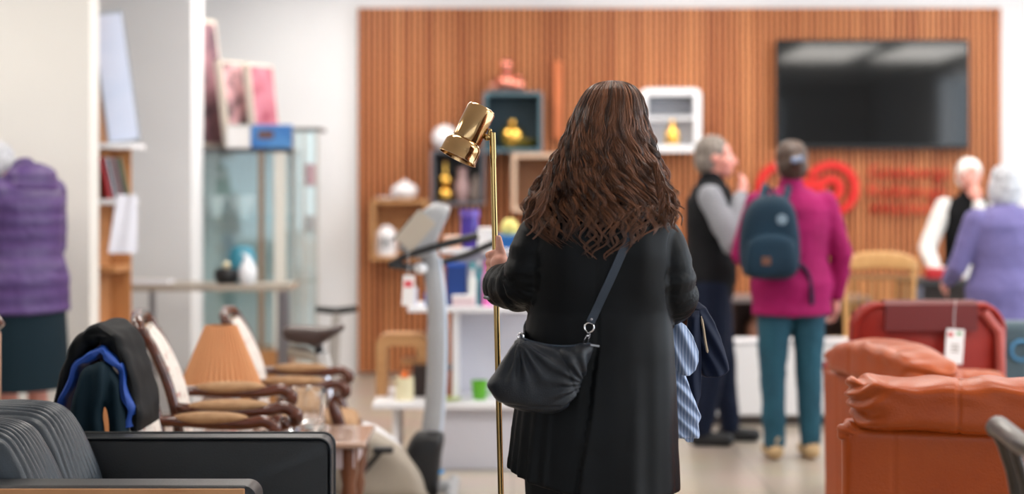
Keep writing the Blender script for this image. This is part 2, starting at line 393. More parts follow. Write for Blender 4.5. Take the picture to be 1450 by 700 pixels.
def head_blob(mb, c, R, s=1.0):
    """c centre of the head, R rotates local (+y = face) into place"""
    c = Vector(c); P = lambda x, y, z: c+R @ (Vector((x, y, z))*s)
    def E(p, r): mb.ell(P(*p), tuple(a*s for a in r), R)
    E((0, -.012, .03), (.074, .092, .084)); E((0, .028, -.03), (.058, .062, .076)); E((0, .058, -.088), (.026, .024, .02))
    E((0, .03, -.062), (.05, .05, .04)); E((.04, .052, -.02), (.026, .026, .024)); E((-.04, .052, -.02), (.026, .026, .024))
    mb.caps(P(0, .082, .02), P(0, .108, -.022), .008*s, .014*s, 8); E((.012, .094, -.026), (.009, .010, .008)); E((-.012, .094, -.026), (.009, .010, .008))
    mb.caps(P(-.044, .07, .034), P(.044, .07, .034), .012*s, .012*s, 8)
    mb.caps(P(-.02, .083, -.054), P(.02, .083, -.054), .007*s, .007*s, 8); mb.caps(P(-.016, .083, -.064), P(.016, .083, -.064), .008*s, .008*s, 8)
    for sx in (-1, 1): E((sx*.077, -.004, .002), (.009, .02, .03))
def face_bits(root, c, R, s=1.0):
    c = Vector(c); P = lambda x, y, z: c+R @ (Vector((x, y, z))*s)
    for sx in (-1, 1):
        e = MB().ell(P(sx*.031, .071, .012), (.0125*s,)*3, R, 12, 8).build('eye', eye_w, root)
        MB().ell(P(sx*.031, .0805, .012), (.0055*s,)*3, R, 10, 6).build('iris', eye_d, e)
    MB().tube([P(-.022, .0885, -.0585), P(-.008, .0935, -.057), P(.008, .0935, -.057), P(.022, .0885, -.0585)], [.003*s, .0055*s, .0055*s, .003*s], 8).build('lips', lip_m, root)

# ------------------------------------------------------------------ the woman in the middle
WS, WY = 558.0, 4.30
def wx(x): return (x-725.0)/WS
def wz(y): return HC-(y-HY)/WS
woman = empty('person', (wx(850), WY, 0))
tag(woman, 'person with long wavy brown hair and charcoal coat, seen from behind holding a brass lamp', 'person')
# coat profile rows: z, left x, right x, half depth, centre y
CO = [(wz(y), wx(l), wx(r_), d, cy) for y, l, r_, d, cy in (
    (262, 840, 888, .05, WY+.01), (272, 822, 902, .065, WY+.01), (283, 795, 925, .085, WY), (297, 766, 948, .105, WY), (320, 751, 957, .122, WY), (360, 750, 954, .130, WY),
    (400, 749, 951, .128, WY), (440, 747, 951, .128, WY+.005), (500, 739, 954, .145, WY), (560, 731, 956, .160, WY), (620, 724, 957, .172, WY), (660, 720, 958, .178, WY), (700, 717, 959, .182, WY))]
def coat_row(z): return interp([(a, b_, c_, d_, e_) for a, b_, c_, d_, e_ in CO], z)
SEAM = [(wz(270), wx(850)), (wz(350), wx(845)), (wz(480), wx(842)), (wz(560), wx(833)), (wz(665), wx(817)), (wz(700), wx(812))]
def seam_x(z): return interp(SEAM, z)[0]
def coat_r(z, th):
    xl, xr, d, cy = coat_row(z); cx = (xl+xr)/2; hw = (xr-xl)/2
    f = min(max((1.15-z)/.55, 0), 1)
    ca, sa = math.cos(th), math.sin(th)      # th=0 -> +x ; -pi/2 -> towards the camera (back)
    e = 2.35; rr = (abs(ca)**e+abs(sa)**e)**(-1/e)
    x = cx+hw*rr*ca; y = cy+d*rr*sa
    rip = f*(.0075*math.sin(5*th+1.1+z*1.5)+.003*math.sin(11*th+z*3)+.0015*math.sin(21*th))
    # tighter pleats at the lower left hem
    if ca < -.55: rip += f*f*.007*math.sin(34*th)
    x += ca*rip; y += sa*rip
    if sa < 0:
        # shoulder-blade shape
        if z > 1.1: y -= .012*math.exp(-((x-(cx+.09))/.06)**2-((z-1.27)/.10)**2)+.012*math.exp(-((x-(cx-.09))/.06)**2-((z-1.27)/.10)**2)
    return Vector((x, y, z))
def coat_back_y(x, z):
    xl, xr, d, cy = coat_row(z); cx = (xl+xr)/2; hw = (xr-xl)/2; t = min(abs((x-cx)/hw), .97)
    return cy-d*(1-t**2.35)**(1/2.35)
N = 220; rings = []; ZT = wz(262); ZB = wz(690)
for i in range(111):
    t = i/110; ring = []
    for j in range(N):
        th = 2*PI*j/N; sa, ca = math.sin(th), math.cos(th)
        zb = ZB-.012*sa*0+.056*max(0, -ca)**1.5*1.0-.006*max(0, ca)
        ring.append(coat_r(ZT+(zb-ZT)*t, th))
    rings.append(ring)
cm = MB().loft(rings, True)
def sleeve(pts, rs, ncyl=26):
    sp = spline(pts, 10); rr = []
    for i in range(len(sp)):
        t = i/(len(sp)-1)*(len(rs)-1); k = min(int(t), len(rs)-2); rr.append(rs[k]+(rs[k+1]-rs[k])*(t-k))
    return sp, rr
LSH = Vector((wx(790), WY, wz(318))); 
spL, rrL = sleeve([LSH, (wx(768), WY-.005, wz(338)), (wx(752), WY-.005, wz(372)), (wx(748), WY+.005, wz(400)), (wx(731), WY+.06, wz(407)), (wx(716)+.004, WY+.12, wz(409)), (wx(710), WY+.150, wz(409))], [.058, .066, .063, .066, .062, .058, .058])
cm.tube(spL, rrL, 28)
RSH = Vector((wx(918), WY, wz(320)))
spR, rrR = sleeve([RSH, (wx(936), WY-.005, wz(345)), (wx(947), WY, wz(385)), (wx(951), WY+.02, wz(418)), (wx(950), WY+.09, wz(430)), (wx(938), WY+.2, wz(428))], [.052, .061, .064, .068, .060, .052])
cm.tube(spR, rrR, 28)
# stand collar
cm.tube([(wx(862), WY, wz(285)), (wx(862), WY+.005, wz(255))], [.075, .062], 28)
def near(p, pts, rs):
    best = 9; bi = 0
    for i, q in enumerate(pts):
        d = (p-q).length
        if d < best: best = d; bi = i
    return best/rs[bi], bi/(len(pts)-1)
def coat_disp(p, n):
    o = 0.0012*noise.noise(p*14)
    qL, tL = near(p, spL, rrL); qR, tR = near(p, spR, rrR)
    if qL < 1.25 and p.x < wx(775):
        ang = math.atan2(p.z-wz(395), p.y-WY)
        k = math.exp(-((tL-.55)/.25)**2)
        o += k*.0048*math.sin(52*tL+5*noise.noise(p*9)+2.5*p.x*10)+(.0016+k*.002)*noise.noise(Vector((p.x*18, p.y*18, p.z*45)))
    elif qR < 1.25 and p.x > wx(930):
        k = math.exp(-((tR-.6)/.22)**2)
        o += k*.0042*math.sin(44*tR+4*noise.noise(p*8))+.0018*noise.noise(Vector((p.x*16, p.y*16, p.z*40)))
    else:
        o += .002*noise.noise(Vector((p.x*16, p.y*16, p.z*2.2)))
        if n.y < -.3:
            u = p.x-seam_x(p.z); o -= .0035*math.exp(-(u/.004)**2)
            if p.z < wz(478): st = min((wz(478)-p.z)/.12, 1); o += st*.011*((1-min(u/.10, 1)) if u >= 0 else 0)-st*.006*math.exp(-((u+.012)/.012)**2)
    return o
coat = blob(cm, 'coat', coat_m, woman, voxel=.0048, smooth=3, disp=coat_disp)
# cuff: grey lining roll, buttons, seams
cufc = spL[-1]; cd = (spL[-1]-spL[-3]).normalized()
cr = cd.to_track_quat('Z', 'Y').to_matrix()
MB().torus(cufc+cd*.002, .050, .0065, cr, 36, 10).build('cuff_lining', lining_m, coat)
for k in range(3):
    cc_ = spL[-3-3*k]; dn = Vector((-.55, -.62, -.45)).normalized(); dn = (dn-cd*dn.dot(cd)).normalized()
    MB().ell(cc_+dn*(rrL[-3-3*k]+.001), (.0055, .0055, .0055)).build('button', steel, coat)
# body: head, neck, torso, arms, legs as one surface
wb_ = MB()
HR = rotm('Z', 8); HCn = Vector((wx(868), WY+.035, wz(184)))
head_blob(wb_, HCn, HR, .93)
wb_.caps((wx(862), WY+.01, wz(290)), (wx(866), WY+.02, wz(205)), .055, .05)
for a, b_ in ((1.36, 1.2), (1.2, 1.0), (1.0, .86)):
    xa = (coat_row(a)[0]+coat_row(a)[1])/2; xb = (coat_row(b_)[0]+coat_row(b_)[1])/2
    for sx in (-1, 1): wb_.caps((xa+sx*.055, WY, a-.03), (xb+sx*.06, WY, b_), .085, .085)
hipx = (coat_row(.9)[0]+coat_row(.9)[1])/2
for sx in (-1, 1):
    wb_.chain([(hipx+sx*.085, WY, .88), (hipx+sx*.095, WY+.01, .48), (hipx+sx*.10, WY-.01, .09), (hipx+sx*.11, WY+.10, .035)], [.09, .056, .038, .028])
wrL = Vector((wx(712), WY+.165, wz(388)))
wb_.chain([LSH, (wx(752), WY, wz(398)), (wx(722), WY+.11, wz(402)), wrL], [.045, .04, .034, .026])
wb_.chain([RSH, (wx(949), WY+.01, wz(415)), (wx(940), WY+.22, wz(425))], [.045, .04, .026])
hand(wb_, (wx(938), WY+.225, wz(424)), (-.35, 1, .05), (0, .2, 1), .92, side=-1)
# left hand: fist closed round the pole with the thumb standing up
LPY = 4.50
def pole_x(z): return -.0520-.0235*(z-1.555)
HZ = HC-(372-HY)/(FP/LPY)
pc = Vector((pole_x(HZ), LPY, HZ))
S2 = FP/4.46
def hp(x, y, Y): return px(x, y, Y)
wb_.chain([wrL, hp(713, 386, 4.455), hp(708, 374, 4.462)], [.026, .027, .026])
wb_.ell(hp(707, 372, 4.468), (.0215, .017, .030), rotm('Y', 12))
wb_.ell(hp(713, 382, 4.465), (.021, .02, .022))
for k in range(4):                     # fingers stacked down the pole
    zc = pc.z+.026-.0195*k; R0 = .0205
    L = (1.0, 1.05, 1.0, .86)[k]
    ang = [-62, -118, -178, -235, -285]     # round the pole, seen from above
    pts = []
    for i, a in enumerate(ang):
        a2 = math.radians(-70+(a+70)*L*.96); rr_ = R0-.0012*i+(.004 if i == 1 else 0)
        pts.append(Vector((pole_x(zc)+rr_*math.cos(a2), LPY+rr_*math.sin(a2), zc-.004*k*.3-(.003*i))))
    wb_.chain(pts, [.0108-.0004*k, .0112-.0004*k, .0102-.0004*k, .0092-.0004*k, .0078], 10)
wb_.chain([hp(713, 384, 4.462), hp(711.5, 366, 4.466), hp(708, 350, 4.474), hp(706.2, 337, 4.479)], [.0185, .0135, .0112, .0088], 12)
body = blob(wb_, 'body', skin, woman, voxel=.0042, smooth=5)
MB().ell(hp(705.2, 337.5, 4.4715), (.0048, .0016, .0068), rotm('Z', -10)).build('nail', mat('nail_pink', rgb(226, 172, 158), .3), body)
face_bits(woman, HCn, HR, .93)
tr = MB()
for sx in (-1, 1): tr.chain([(hipx+sx*.085, WY, .90), (hipx+sx*.095, WY+.01, .48), (hipx+sx*.10, WY-.01, .10)], [.112, .078, .058])
blob(tr, 'trousers', black_cloth, woman, .008, 5)
for sx in (-1, 1):
    bmn = MB(); bmn.chain([(hipx+sx*.10, WY-.03, .045), (hipx+sx*.11, WY+.13, .04)], [.045, .043]); bmn.caps((hipx+sx*.10, WY-.01, .05), (hipx+sx*.10, WY-.01, .13), .05, .05)
    blob(bmn, 'shoe', blk_leather, woman, .008, 4)

# hair ---------------------------------------------------------------
HRow = [(wz(y), wx(l), wx(r_), d) for y, l, r_, d in (
    (113.5, 864, 872, .008), (114.5, 856, 881, .03), (117, 846, 891, .05), (122, 837, 900, .068), (128, 831, 905, .08), (138, 825, 910, .092), (155, 817, 914, .103), (180, 808, 918, .112), (205, 797, 924, .118), (230, 785, 931, .122),
    (255, 768, 939, .128), (275, 756, 945, .135), (295, 748, 951, .150), (315, 753, 946, .160), (335, 768, 925, .163), (355, 795, 890, .163))]
HYC = WY+.03
def hair_env(z, th):
    """th: 0 = straight at the camera (back of head), +-pi/2 the sides"""
    xl, xr, d = interp([(a, b_, c_, e_) for a, b_, c_, e_ in HRow], z); cx = (xl+xr)/2; hw = (xr-xl)/2
    return Vector((cx+hw*math.sin(th), HYC-d*math.cos(th), z))
hb = MB(); rings = []
for i in range(40):
    z = wz(115)+(wz(322)-wz(115))*(i/39)**1.5; ring = []
    for j in range(64):
        th = -PI*.62+2*PI*.62*j/63; p = hair_env(z, th); cx = (interp([(a, b_, c_, e_) for a, b_, c_, e_ in HRow], z)); c0 = Vector(((cx[0]+cx[1])/2, HYC, z))
        k = .95-.04*(i/39); lump = 1+.05*noise.noise(Vector((th*4, z*6, 3)))
        ring.append(c0+(p-c0)*k*lump)
    for j in range(24):      # closed towards the face, leaving the face itself free
        a = j/23; p0, p1 = ring[63], ring[0]; q = p0.lerp(p1, (j+1)/25); q.y = max(q.y, 0)+0; ring.append(q-Vector((0, .02*math.sin(PI*a), 0)))
    rings.append(ring)
hb.loft(rings, True)
hair = hb.build('hair', hair_base, woman)
def strand_mesh(paths, name, m, parent, n=4):
    V = []; F = []; S = []
    for pts, r0, r1, sh in paths:
        L = len(pts); base = len(V); pu = Vector((1, 0, 0))
        S += [sh]*(L*n)
        for i, p in enumerate(pts):
            t = pts[min(i+1, L-1)]-pts[max(i-1, 0)]; t.normalize(); u = pu-t*pu.dot(t); u.normalize(); v = t.cross(u)
            f = i/(L-1); r_ = r0*(1-f)**.5*(1)+r1 if f > .75 else r0
            r_ = r0 if f < .7 else r0+(r1-r0)*(f-.7)/.3
            for k in range(n): a = 2*PI*k/n; V.append(p+(u*math.cos(a)+v*math.sin(a))*r_)
        for i in range(L-1):
            for k in range(n): a = base+i*n+k; b_ = base+i*n+(k+1) % n; F.append((a, b_, b_+n, a+n))
    off = Vector((0, 0, 0)); q = parent
    while q is not None: off += q.location; q = q.parent
    me = bpy.data.meshes.new(name); me.from_pydata([tuple(v-off) for v in V], [], F); me.materials.append(m); at = me.attributes.new('shade', 'FLOAT', 'POINT'); at.data.foreach_set('value', S)
    me.polygons.foreach_set('use_smooth', [True]*len(me.polygons)); me.update()
    o = bpy.data.objects.new(name, me); C.objects.link(o); o.parent = parent
    return o
rnd = random.Random(11)
paths = []
NL = 215
for li in range(NL):
    u = (li+.5)/NL; th0 = -PI*.56+PI*1.12*u+rnd.uniform(-.04, .04)
    layer = rnd.choice((0, 0, 1, 1, 2)); side = th0/(PI/2)
    ztop = wz(113.5+rnd.uniform(0, 1.5))
    base_end = 349-70*abs(side)**2.2+rnd.uniform(-42, 9)
    if side > .55: base_end = rnd.uniform(285, 318)
    if side < -.6: base_end = rnd.uniform(300, 340)
    if layer == 2: base_end -= rnd.uniform(20, 60)
    zend = wz(base_end)
    ph = rnd.uniform(0, 6.28); lam = rnd.uniform(.06, .10); amp = rnd.uniform(.008, .014); ph2 = rnd.uniform(0, 6.28)
    drift = rnd.uniform(-.18, .18); kk = (.985, .955, 1.015)[layer]
    flip = rnd.uniform(-.02, .03)*(1 if side > 0 else -1)
    n_s = 25; lsh = rnd.random()**1.3
    for si in range(n_s):
        a0 = rnd.uniform(0, 6.28); r0 = rnd.uniform(.2, 1)**.5; w0 = rnd.uniform(.8, 1.2); dl = rnd.uniform(-.02, .012)
        pts = []; M = 46; dph = rnd.uniform(-.15, .15)
        for i in range(M+1):
            t = (i/M)**1.35; z = ztop+(zend+dl-ztop)*t
            f = min(max((t-.22)/.5, 0), 1)
            clump = .0135*(.55+.9*t) if t < .6 else .0135*(1.09)*(1-(t-.6)/.4*.86)
            th = th0+drift*t*t
            p = hair_env(z, th); xl, xr, d = interp([(a, b_, c_, e_) for a, b_, c_, e_ in HRow], z); c0 = Vector(((xl+xr)/2, HYC, z))
            # keep above the coat's shoulders
            dirn = (p-c0); dirn = dirn.normalized() if dirn.length > 1e-6 else Vector((0, -1, 0)); tan = Vector((dirn.y, -dirn.x, 0))
            q = c0+(p-c0)*(kk+.02*math.sin(a0)*r0*min(1, t*6))
            wv = 2*PI*(z-ztop)/lam+ph+dph*t
            am = amp*f*(1+.35*t)
            q += tan*(am*math.sin(wv)+clump*r0*math.cos(a0)*.75*min(1, t*5))+dirn*(am*.75*math.cos(wv+.4)+clump*r0*math.sin(a0)*.35*min(1, t*5))
            q += tan*(.004*math.sin(2*PI*z/.31+ph2))+Vector((flip*max(0, t-.7)*2.2, 0, 0))
            if t > .5 and z < 1.40:
                yb = coat_back_y(q.x, z)-.010-.02*(1-r0)
                if abs(side) < 1.0 and q.y > yb: q.y = yb-.002*math.sin(a0)
            pts.append(q)
        paths.append((pts, .00072*w0, .00025, min(1, max(0, lsh+rnd.uniform(-.12, .12)))))
# loose curls over the right shoulder and flyaways
for li in range(26):
    ph = rnd.uniform(0, 6.28); amp = rnd.uniform(.006, .012); ex = rnd.uniform(935, 968); ey = rnd.uniform(292, 328)
    if li < 8: ex = rnd.uniform(736, 760); ey = rnd.uniform(300, 338)
    sx0 = 925 if li >= 8 else 778
    for si in range(10):
        pts = []; o1 = Vector((rnd.uniform(-1, 1), rnd.uniform(-1, 1), rnd.uniform(-1, 1)))*.006
        for i in range(31):
            t = i/30; x = wx(sx0+(ex-sx0)*t**1.3); z = wz(232+(ey-232)*t**.9); y = WY-.06-.045*math.sin(PI*min(t*1.1, 1)*.6)
            y = min(y, coat_back_y(x, z)-.015) if z < 1.37 else y
            pts.append(Vector((x+amp*math.sin(15*t+ph)*t, y+amp*.6*math.cos(15*t+ph)*t, z))+o1*(1-t*.75))
        paths.append((pts, .0009, .0003, rnd.uniform(.25, .75)))
for li in range(90):
    th = rnd.uniform(-PI*.55, PI*.55); pts = []; z0 = wz(rnd.uniform(118, 220)); zl = rnd.uniform(.08, .22); ph = rnd.uniform(0, 6.28)
    for i in range(21):
        t = i/20; z = z0-zl*t; p = hair_env(z, th+.1*math.sin(3*t+ph)); c0 = Vector((wx(862), HYC, z)); pts.append(c0+(p-c0)*(1.0+.035*math.sin(PI*t)+.01*t))
    paths.append((pts, .00035, .0002, .6))
strand_mesh(paths, 'hair_locks', hair_brown, hair)

# bag strap + bag ------------------------------------------------------
bag = empty('shoulder_bag', (wx(770), WY-.17, wz(586)))
tag(bag, 'navy pebbled leather shoulder bag hanging at the hip of the person in the charcoal coat', 'bag')
ol = [(736, 478), (752, 484), (775, 489), (800, 489), (822, 487), (836, 486), (841, 492), (836, 508), (828, 530), (818, 556), (808, 574), (797, 583), (780, 586), (757, 584), (735, 580), (713, 573), (700, 563), (690, 548), (691, 541), (702, 526), (716, 505), (727, 488)]
BY = WY-.20
bz = lambda y: HC-(y-HY)/FP*BY
bxx = lambda x: (x-725.0)/FP*BY
fr = (Vector((0, BY, 0)), Vector((1, 0, 0)), Vector((0, 0, 1)), Vector((0, -1, 0)))
def bag_disp(p, n):
    u = p.x-bxx(770); v = p.z-bz(530)
    o = .0035*noise.noise(Vector((p.x*22, 0, p.z*22)))
    # sagging folds radiating from the upper corners and the bottom gusset seam
    d1 = math.hypot(p.x-bxx(735), p.z-bz(480)); a1 = math.atan2(p.z-bz(480), p.x-bxx(735))
    o += .0045*math.sin(a1*17)*math.exp(-((d1-.06)/.05)**2)
    d2 = math.hypot(p.x-bxx(830), p.z-bz(545)); a2 = math.atan2(p.z-bz(545), p.x-bxx(830))
    o += .004*math.sin(a2*15+1)*math.exp(-((d2-.05)/.045)**2)
    s1 = (p.x-bxx(812))*.93+(p.z-bz(545))*.38
    if p.z < bz(492): o -= .004*math.exp(-(s1/.0035)**2)
    s2 = (p.z-bz(574))-(p.x-bxx(770))*.15*0-.10*(p.x-bxx(765))**2*6
    o -= .003*math.exp(-(s2/.003)**2)
    return o
bmesh_ = MB().pillow([(bxx(a), bz(b_)) for a, b_ in ol], .052, (bxx(768), bz(535)), fr, 26, .42, 150)
bagb = blob(bmesh_, 'bag_body', bag_leather, bag, .0038, 4, bag_disp)
# zip line, gusset piping
def on_bag(x, y, o=.0): return Vector((bxx(x), BY+o, bz(y)))
MB().tube(spline([on_bag(738, 479, -.004), on_bag(765, 487, -.012), on_bag(800, 490, -.014), on_bag(836, 487, -.006)], 8), .0028, 8).build('zip', strap_m, bag)
MB().box(on_bag(842, 489, -.012), (.022, .006, .005), rotm('Y', 8), .001).build('zip_pull', steel, bag)
# strap over the right shoulder, down the back
sp_pts = [(914, 286), (909, 300), (897, 325), (882, 356), (868, 388), (856, 414), (845, 438), (836, 457)]
pl = []
for x_, y_ in sp_pts:
    X = wx(x_); Z = wz(y_); Yb = min(coat_back_y(X, Z)-.010, WY-.07); f = FP/Yb
    pl.append(Vector(((x_-725)/f, Yb, HC-(y_-HY)/f)))
fr_pts = [Vector((wx(838), BY+.03, wz(560)))]
top = pl[0]
loop = [Vector((wx(737), BY+.05, bz(480))), Vector((wx(742), WY-.06, wz(474))), Vector((wx(744), WY+.03, wz(465))), Vector((wx(765), WY+.135, wz(440))), Vector((wx(810), WY+.155, wz(380))), Vector((wx(880), WY+.145, wz(320))), Vector((wx(912), WY+.09, wz(285))), Vector((wx(916), WY, wz(279)))]
sp_all = spline(loop+pl, 8)
def ribbon(mb, pts, wd, th, nrm):
    rings = []
    for i, p in enumerate(pts):
        t = (pts[min(i+1, len(pts)-1)]-pts[max(i-1, 0)]).normalized(); nn = Vector(nrm(p)); nn = (nn-t*nn.dot(t)).normalized(); u = t.cross(nn)
        rings.append([p+u*wd/2-nn*th/2, p+u*wd/2+nn*th/2, p-u*wd/2+nn*th/2, p-u*wd/2-nn*th/2])
    return mb.loft(rings, True)
cxw = wx(855)
def strap_n(p): return ((p.x-cxw)*.6, p.y-WY, .9 if p.z > 1.33 else 0.0)
st = ribbon(MB(), sp_all, .021, .004, strap_n).build('strap', strap_m, bag)
e1 = pl[-1]
MB().ell(e1+Vector((.002, -.004, .008)), (.0035, .002, .0035)).build('rivet', steel, bag)
MB().torus(e1+Vector((-.003, -.002, -.012)), .0115, .0022, rotm('X', 80), 24, 8).build('ring', chrome, bag)
hk = MB(); pA = e1+Vector((-.005, -.004, -.022)); pB = on_bag(829, 490, -.012)
hk.tube(spline([pA, pA+Vector((.004, 0, -.010)), pA.lerp(pB, .5)+Vector((.005, 0, 0)), pB, pB+Vector((-.006, 0, .003)), pA.lerp(pB, .55)+Vector((-.006, 0, 0)), pA+Vector((-.003, 0, -.006))], 6), .0024, 8)
hk.caps(pA, pA.lerp(pB, .3), .0045, .0035, 10)
hk.build('snap_hook', chrome, bag)
MB().torus(pB+Vector((0, .002, -.002)), .008, .002, rotm('X', 70), 20, 8).build('bag_ring', chrome, bag)
MB().torus(on_bag(737, 477, .004), .007, .0018, rotm('X', 80), 20, 8).build('bag_ring', chrome, bag)

# clothes over the right forearm ---------------------------------------
def row_cloth(name, parts, m, lab, cat, amp=.004, per=.016):
    mb = MB(); zmin = 9; xs = []
    for rows, Y, th, lean in parts:
        K = FP/Y; T = [(HC-(y-HY)/K, (a-725)/K, (b_-725)/K) for y, a, b_ in rows]; za, zb = T[0][0], T[-1][0]; zmin = min(zmin, zb); rings = []
        for i in range(61):
            z = za+(zb-za)*i/60; xl, xr = interp(T, z); hw = (xr-xl)/2; cx = (xl+xr)/2; ring = []
            end = min(1, (za-z)/.02+.15, (z-zb)/.004+.35)
            for j in range(96):
                a = 2*PI*j/96; ca, sa = math.cos(a), math.sin(a); x = cx+hw*ca
                wv = math.sin((x+lean*(z-za))*2*PI/per+1.5*math.sin(z*14+cx*30))*amp*min(1, (za-z)/.03)
                y = Y+(1 if sa > 0 else -1)*abs(sa)**.6*th*end+wv*(1-abs(ca)**6)
                ring.append(Vector((x, y, z)))
            rings.append(ring)
        mb.loft(rings, True); xs.append(cx)
    o = mb.build(name, m, None, auto=75)
    c = Vector((xs[0], parts[0][1], zmin)); o.data.transform(Matrix.Translation(-c)); o.location = c
    tag(o, lab, cat); return o
shirt_m = stripes('striped_shirting', rgb(176, 190, 216), rgb(128, 148, 186), 38, 'X', .75, (.3, .7), 0)
row_cloth('shirt', [
    ([(452, 950, 958), (462, 948, 972), (478, 948, 982), (498, 949, 989), (512, 952, 989), (524, 958, 985), (532, 966, 977)], 4.40, .012, .5),
    ([(470, 944, 952), (500, 946, 958), (520, 947, 967), (550, 949, 977), (575, 951, 987), (590, 953, 993), (594, 953, 992), (600, 954, 989), (616, 954, 991), (621, 954, 990)], 4.425, .010, .9),
    ([(600, 958, 985), (612, 960, 984), (624, 970, 982), (627, 974, 981)], 4.43, .005, .2)], shirt_m,
    'pale blue striped shirt hanging over the forearm of the person in the charcoal coat', 'shirt', .006, .04)
row_cloth('jacket', [
    ([(428, 985, 990), (436, 982, 1000), (460, 982, 1013), (480, 984, 1021), (500, 985, 1027), (515, 987, 1031), (524, 988, 1032), (530, 992, 1027), (534, 998, 1014)], 4.54, .035, .6),
    ([(440, 975, 990), (500, 968, 993), (540, 966, 993), (560, 966, 992), (570, 970, 989), (577, 976, 985)], 4.50, .016, .1)], navy_cloth,
    'navy jacket with a tan edge draped over the arm behind the striped shirt', 'jacket', .006, .04)
jk = bpy.data.objects['jacket']
K45 = FP/4.495
trim = MB().tube(spline([((x_-725)/K45, 4.455+.04, HC-(y_-HY)/K45) for i, (x_, y_) in enumerate(((993, 448), (996, 465), (999, 485), (1002, 500)))], 6), [.0015]*2+[.0032]*16+[.0015], 8)
jt = trim.build('trim_edge', mat('tan_trim', rgb(170, 150, 125), .7), None); jt.data.transform(Matrix.Translation(-jk.location)); jt.parent = jk

# ------------------------------------------------------------------ brass floor lamp
lamp = empty('floor_lamp', (pole_x(0), LPY, 0))
tag(lamp, 'polished brass floor lamp with bell head, held upright by the long-haired person', 'floor lamp')
MB().lathe([(.0, 0), (.125, 0), (.128, .006), (.122, .016), (.03, .024), (.014, .04), (.012, .06), (0, .06)], (pole_x(0), LPY, 0), None, 48).build('base', brass, lamp)
MB().tube([(pole_x(z), LPY, z) for z in (.03, .5, 1.0, 1.5)], .0078, 20).build('pole', brass_d, lamp)
tp = Vector((pole_x(1.555), LPY, 1.5545))
MB().tube([(pole_x(1.485), LPY, 1.485), (pole_x(1.53), LPY, 1.53), tp], [.0086, .0086, .0086], 20).build('collar', brass_d, lamp)
LR = rotm('Y', 26.5) @ rotm('X', -7)     # head axis: local +z up the cylinder
hc = px(664.5, 190, LPY)                 # middle of the head
def L(x, y, z): return hc+LR @ Vector((x, y, z))*1.05
k_ = FP/LPY
cyl = [(.0, .080), (.030, .080), (.034, .0785), (.0355, .075), (.0372, .072), (.0372, -.010), (.0360, -.014), (.0385, -.016), (.044, -.021), (.0475, -.030), (.0485, -.042), (.049, -.058), (.0515, -.062), (.0515, -.0645), (.048, -.0645), (.0470, -.056), (.0460, -.040), (.042, -.026), (.035, -.018), (.034, .0), (.033, .066), (0, .066)]
hd = MB().lathe([(r_*1.06, z_*1.05-.004) for r_, z_ in cyl], hc, LR, 64).build('lamp_head', brass, lamp, auto=60)
MB().lathe([(0, .0825), (.006, .0825), (.0075, .080), (.009, .076)], hc, LR, 20).build('cap_knob', brass_d, hd)
MB().lathe([(0, -.055), (.012, -.053), (.021, -.042), (.024, -.028), (.020, -.012), (.013, 0), (.013, .03), (0, .03)], hc, LR, 24).build('bulb', mat('bulb_glass', rgb(235, 235, 230), .3), hd)
jp = L(.044, -.004, .012)
MB().tube([tp+Vector((0, 0, -.004)), tp+Vector((-.008, 0, -.002)), jp.lerp(tp, .3), jp], [.006, .0065, .0058, .0058], 14).build('swivel_arm', brass_d, lamp)
MB().ell(jp, (.009, .009, .009)).build('swivel_joint', brass_d, lamp)
MB().caps(jp+Vector((.004, 0, .008)), jp+Vector((.008, -.0, .018)), .0035, .0055, 12).build('thumb_screw', brass_d, lamp)

# ------------------------------------------------------------------ black leather sofa, lower left
sofa = empty('sofa', (-1.2, 4.56, 0))
tag(sofa, 'black leather sofa with pleated grey back cushions in the lower left corner', 'sofa')
def rounded_arm(y0, y1, xa, xb, zt, zb, r):
    n = 10; ol_ = [(xa, zb), (xb, zb)]+[(xb-r+r*math.cos(a*PI/2/n), zt-r+r*math.sin(a*PI/2/n)) for a in range(n+1)]+[(xa, zt)]
    return ol_
def arm_part(name, y0, y1, xb, zt, m):
    ol_ = rounded_arm(y0, y1, -1.78, xb, zt, .14, .035); mb = MB(); rings = []
    cx, cz = -1.2, .4
    for i in range(13):
        t = i/12; y = y0+(y1-y0)*t; e = min(t, 1-t)*(y1-y0); k = .012*(1-min(e/.012, 1))**2
        rings.append([Vector((p[0]-(k if p[0] > cx else -k), y, p[1]-(k if p[1] > cz else 0))) for p in ol_])
    return mb.loft(rings, True).build(name, m, sofa, auto=50), ol_
a1, o1 = arm_part('far_arm', 4.90, 5.03, -.527, .680, blk_leather)
MB().tube([Vector((p[0]+.001, 4.906, p[1]+.001)) for p in o1[1:]], .0042, 8).build('piping', blk_leather, a1)
MB().tube([Vector((p[0]+.001, 5.024, p[1]+.001)) for p in o1[1:]], .0042, 8).build('piping', blk_leather, a1)
a2, o2 = arm_part('near_arm', 4.125, 4.245, -.622, .681, blk_leather)
MB().box((-1.215, 4.1215, .415), (1.13, .008, .522), bev=.003).build('outer_panel', tan_leather, a2)
MB().box((-1.70, 4.57, .42), (.16, .64, .60), bev=.04).build('back_frame', blk_leather, sofa)
MB().box((-1.16, 4.57, .22), (1.1, .66, .16), bev=.02).build('base', blk_leather, sofa)
cush = [(-1.345, .803), (-1.275, .786), (-1.232, .735), (-1.19, .65), (-1.16, .565), (-1.15, .46), (-1.30, .43), (-1.50, .45), (-1.58, .62), (-1.57, .76), (-1.47, .80)]
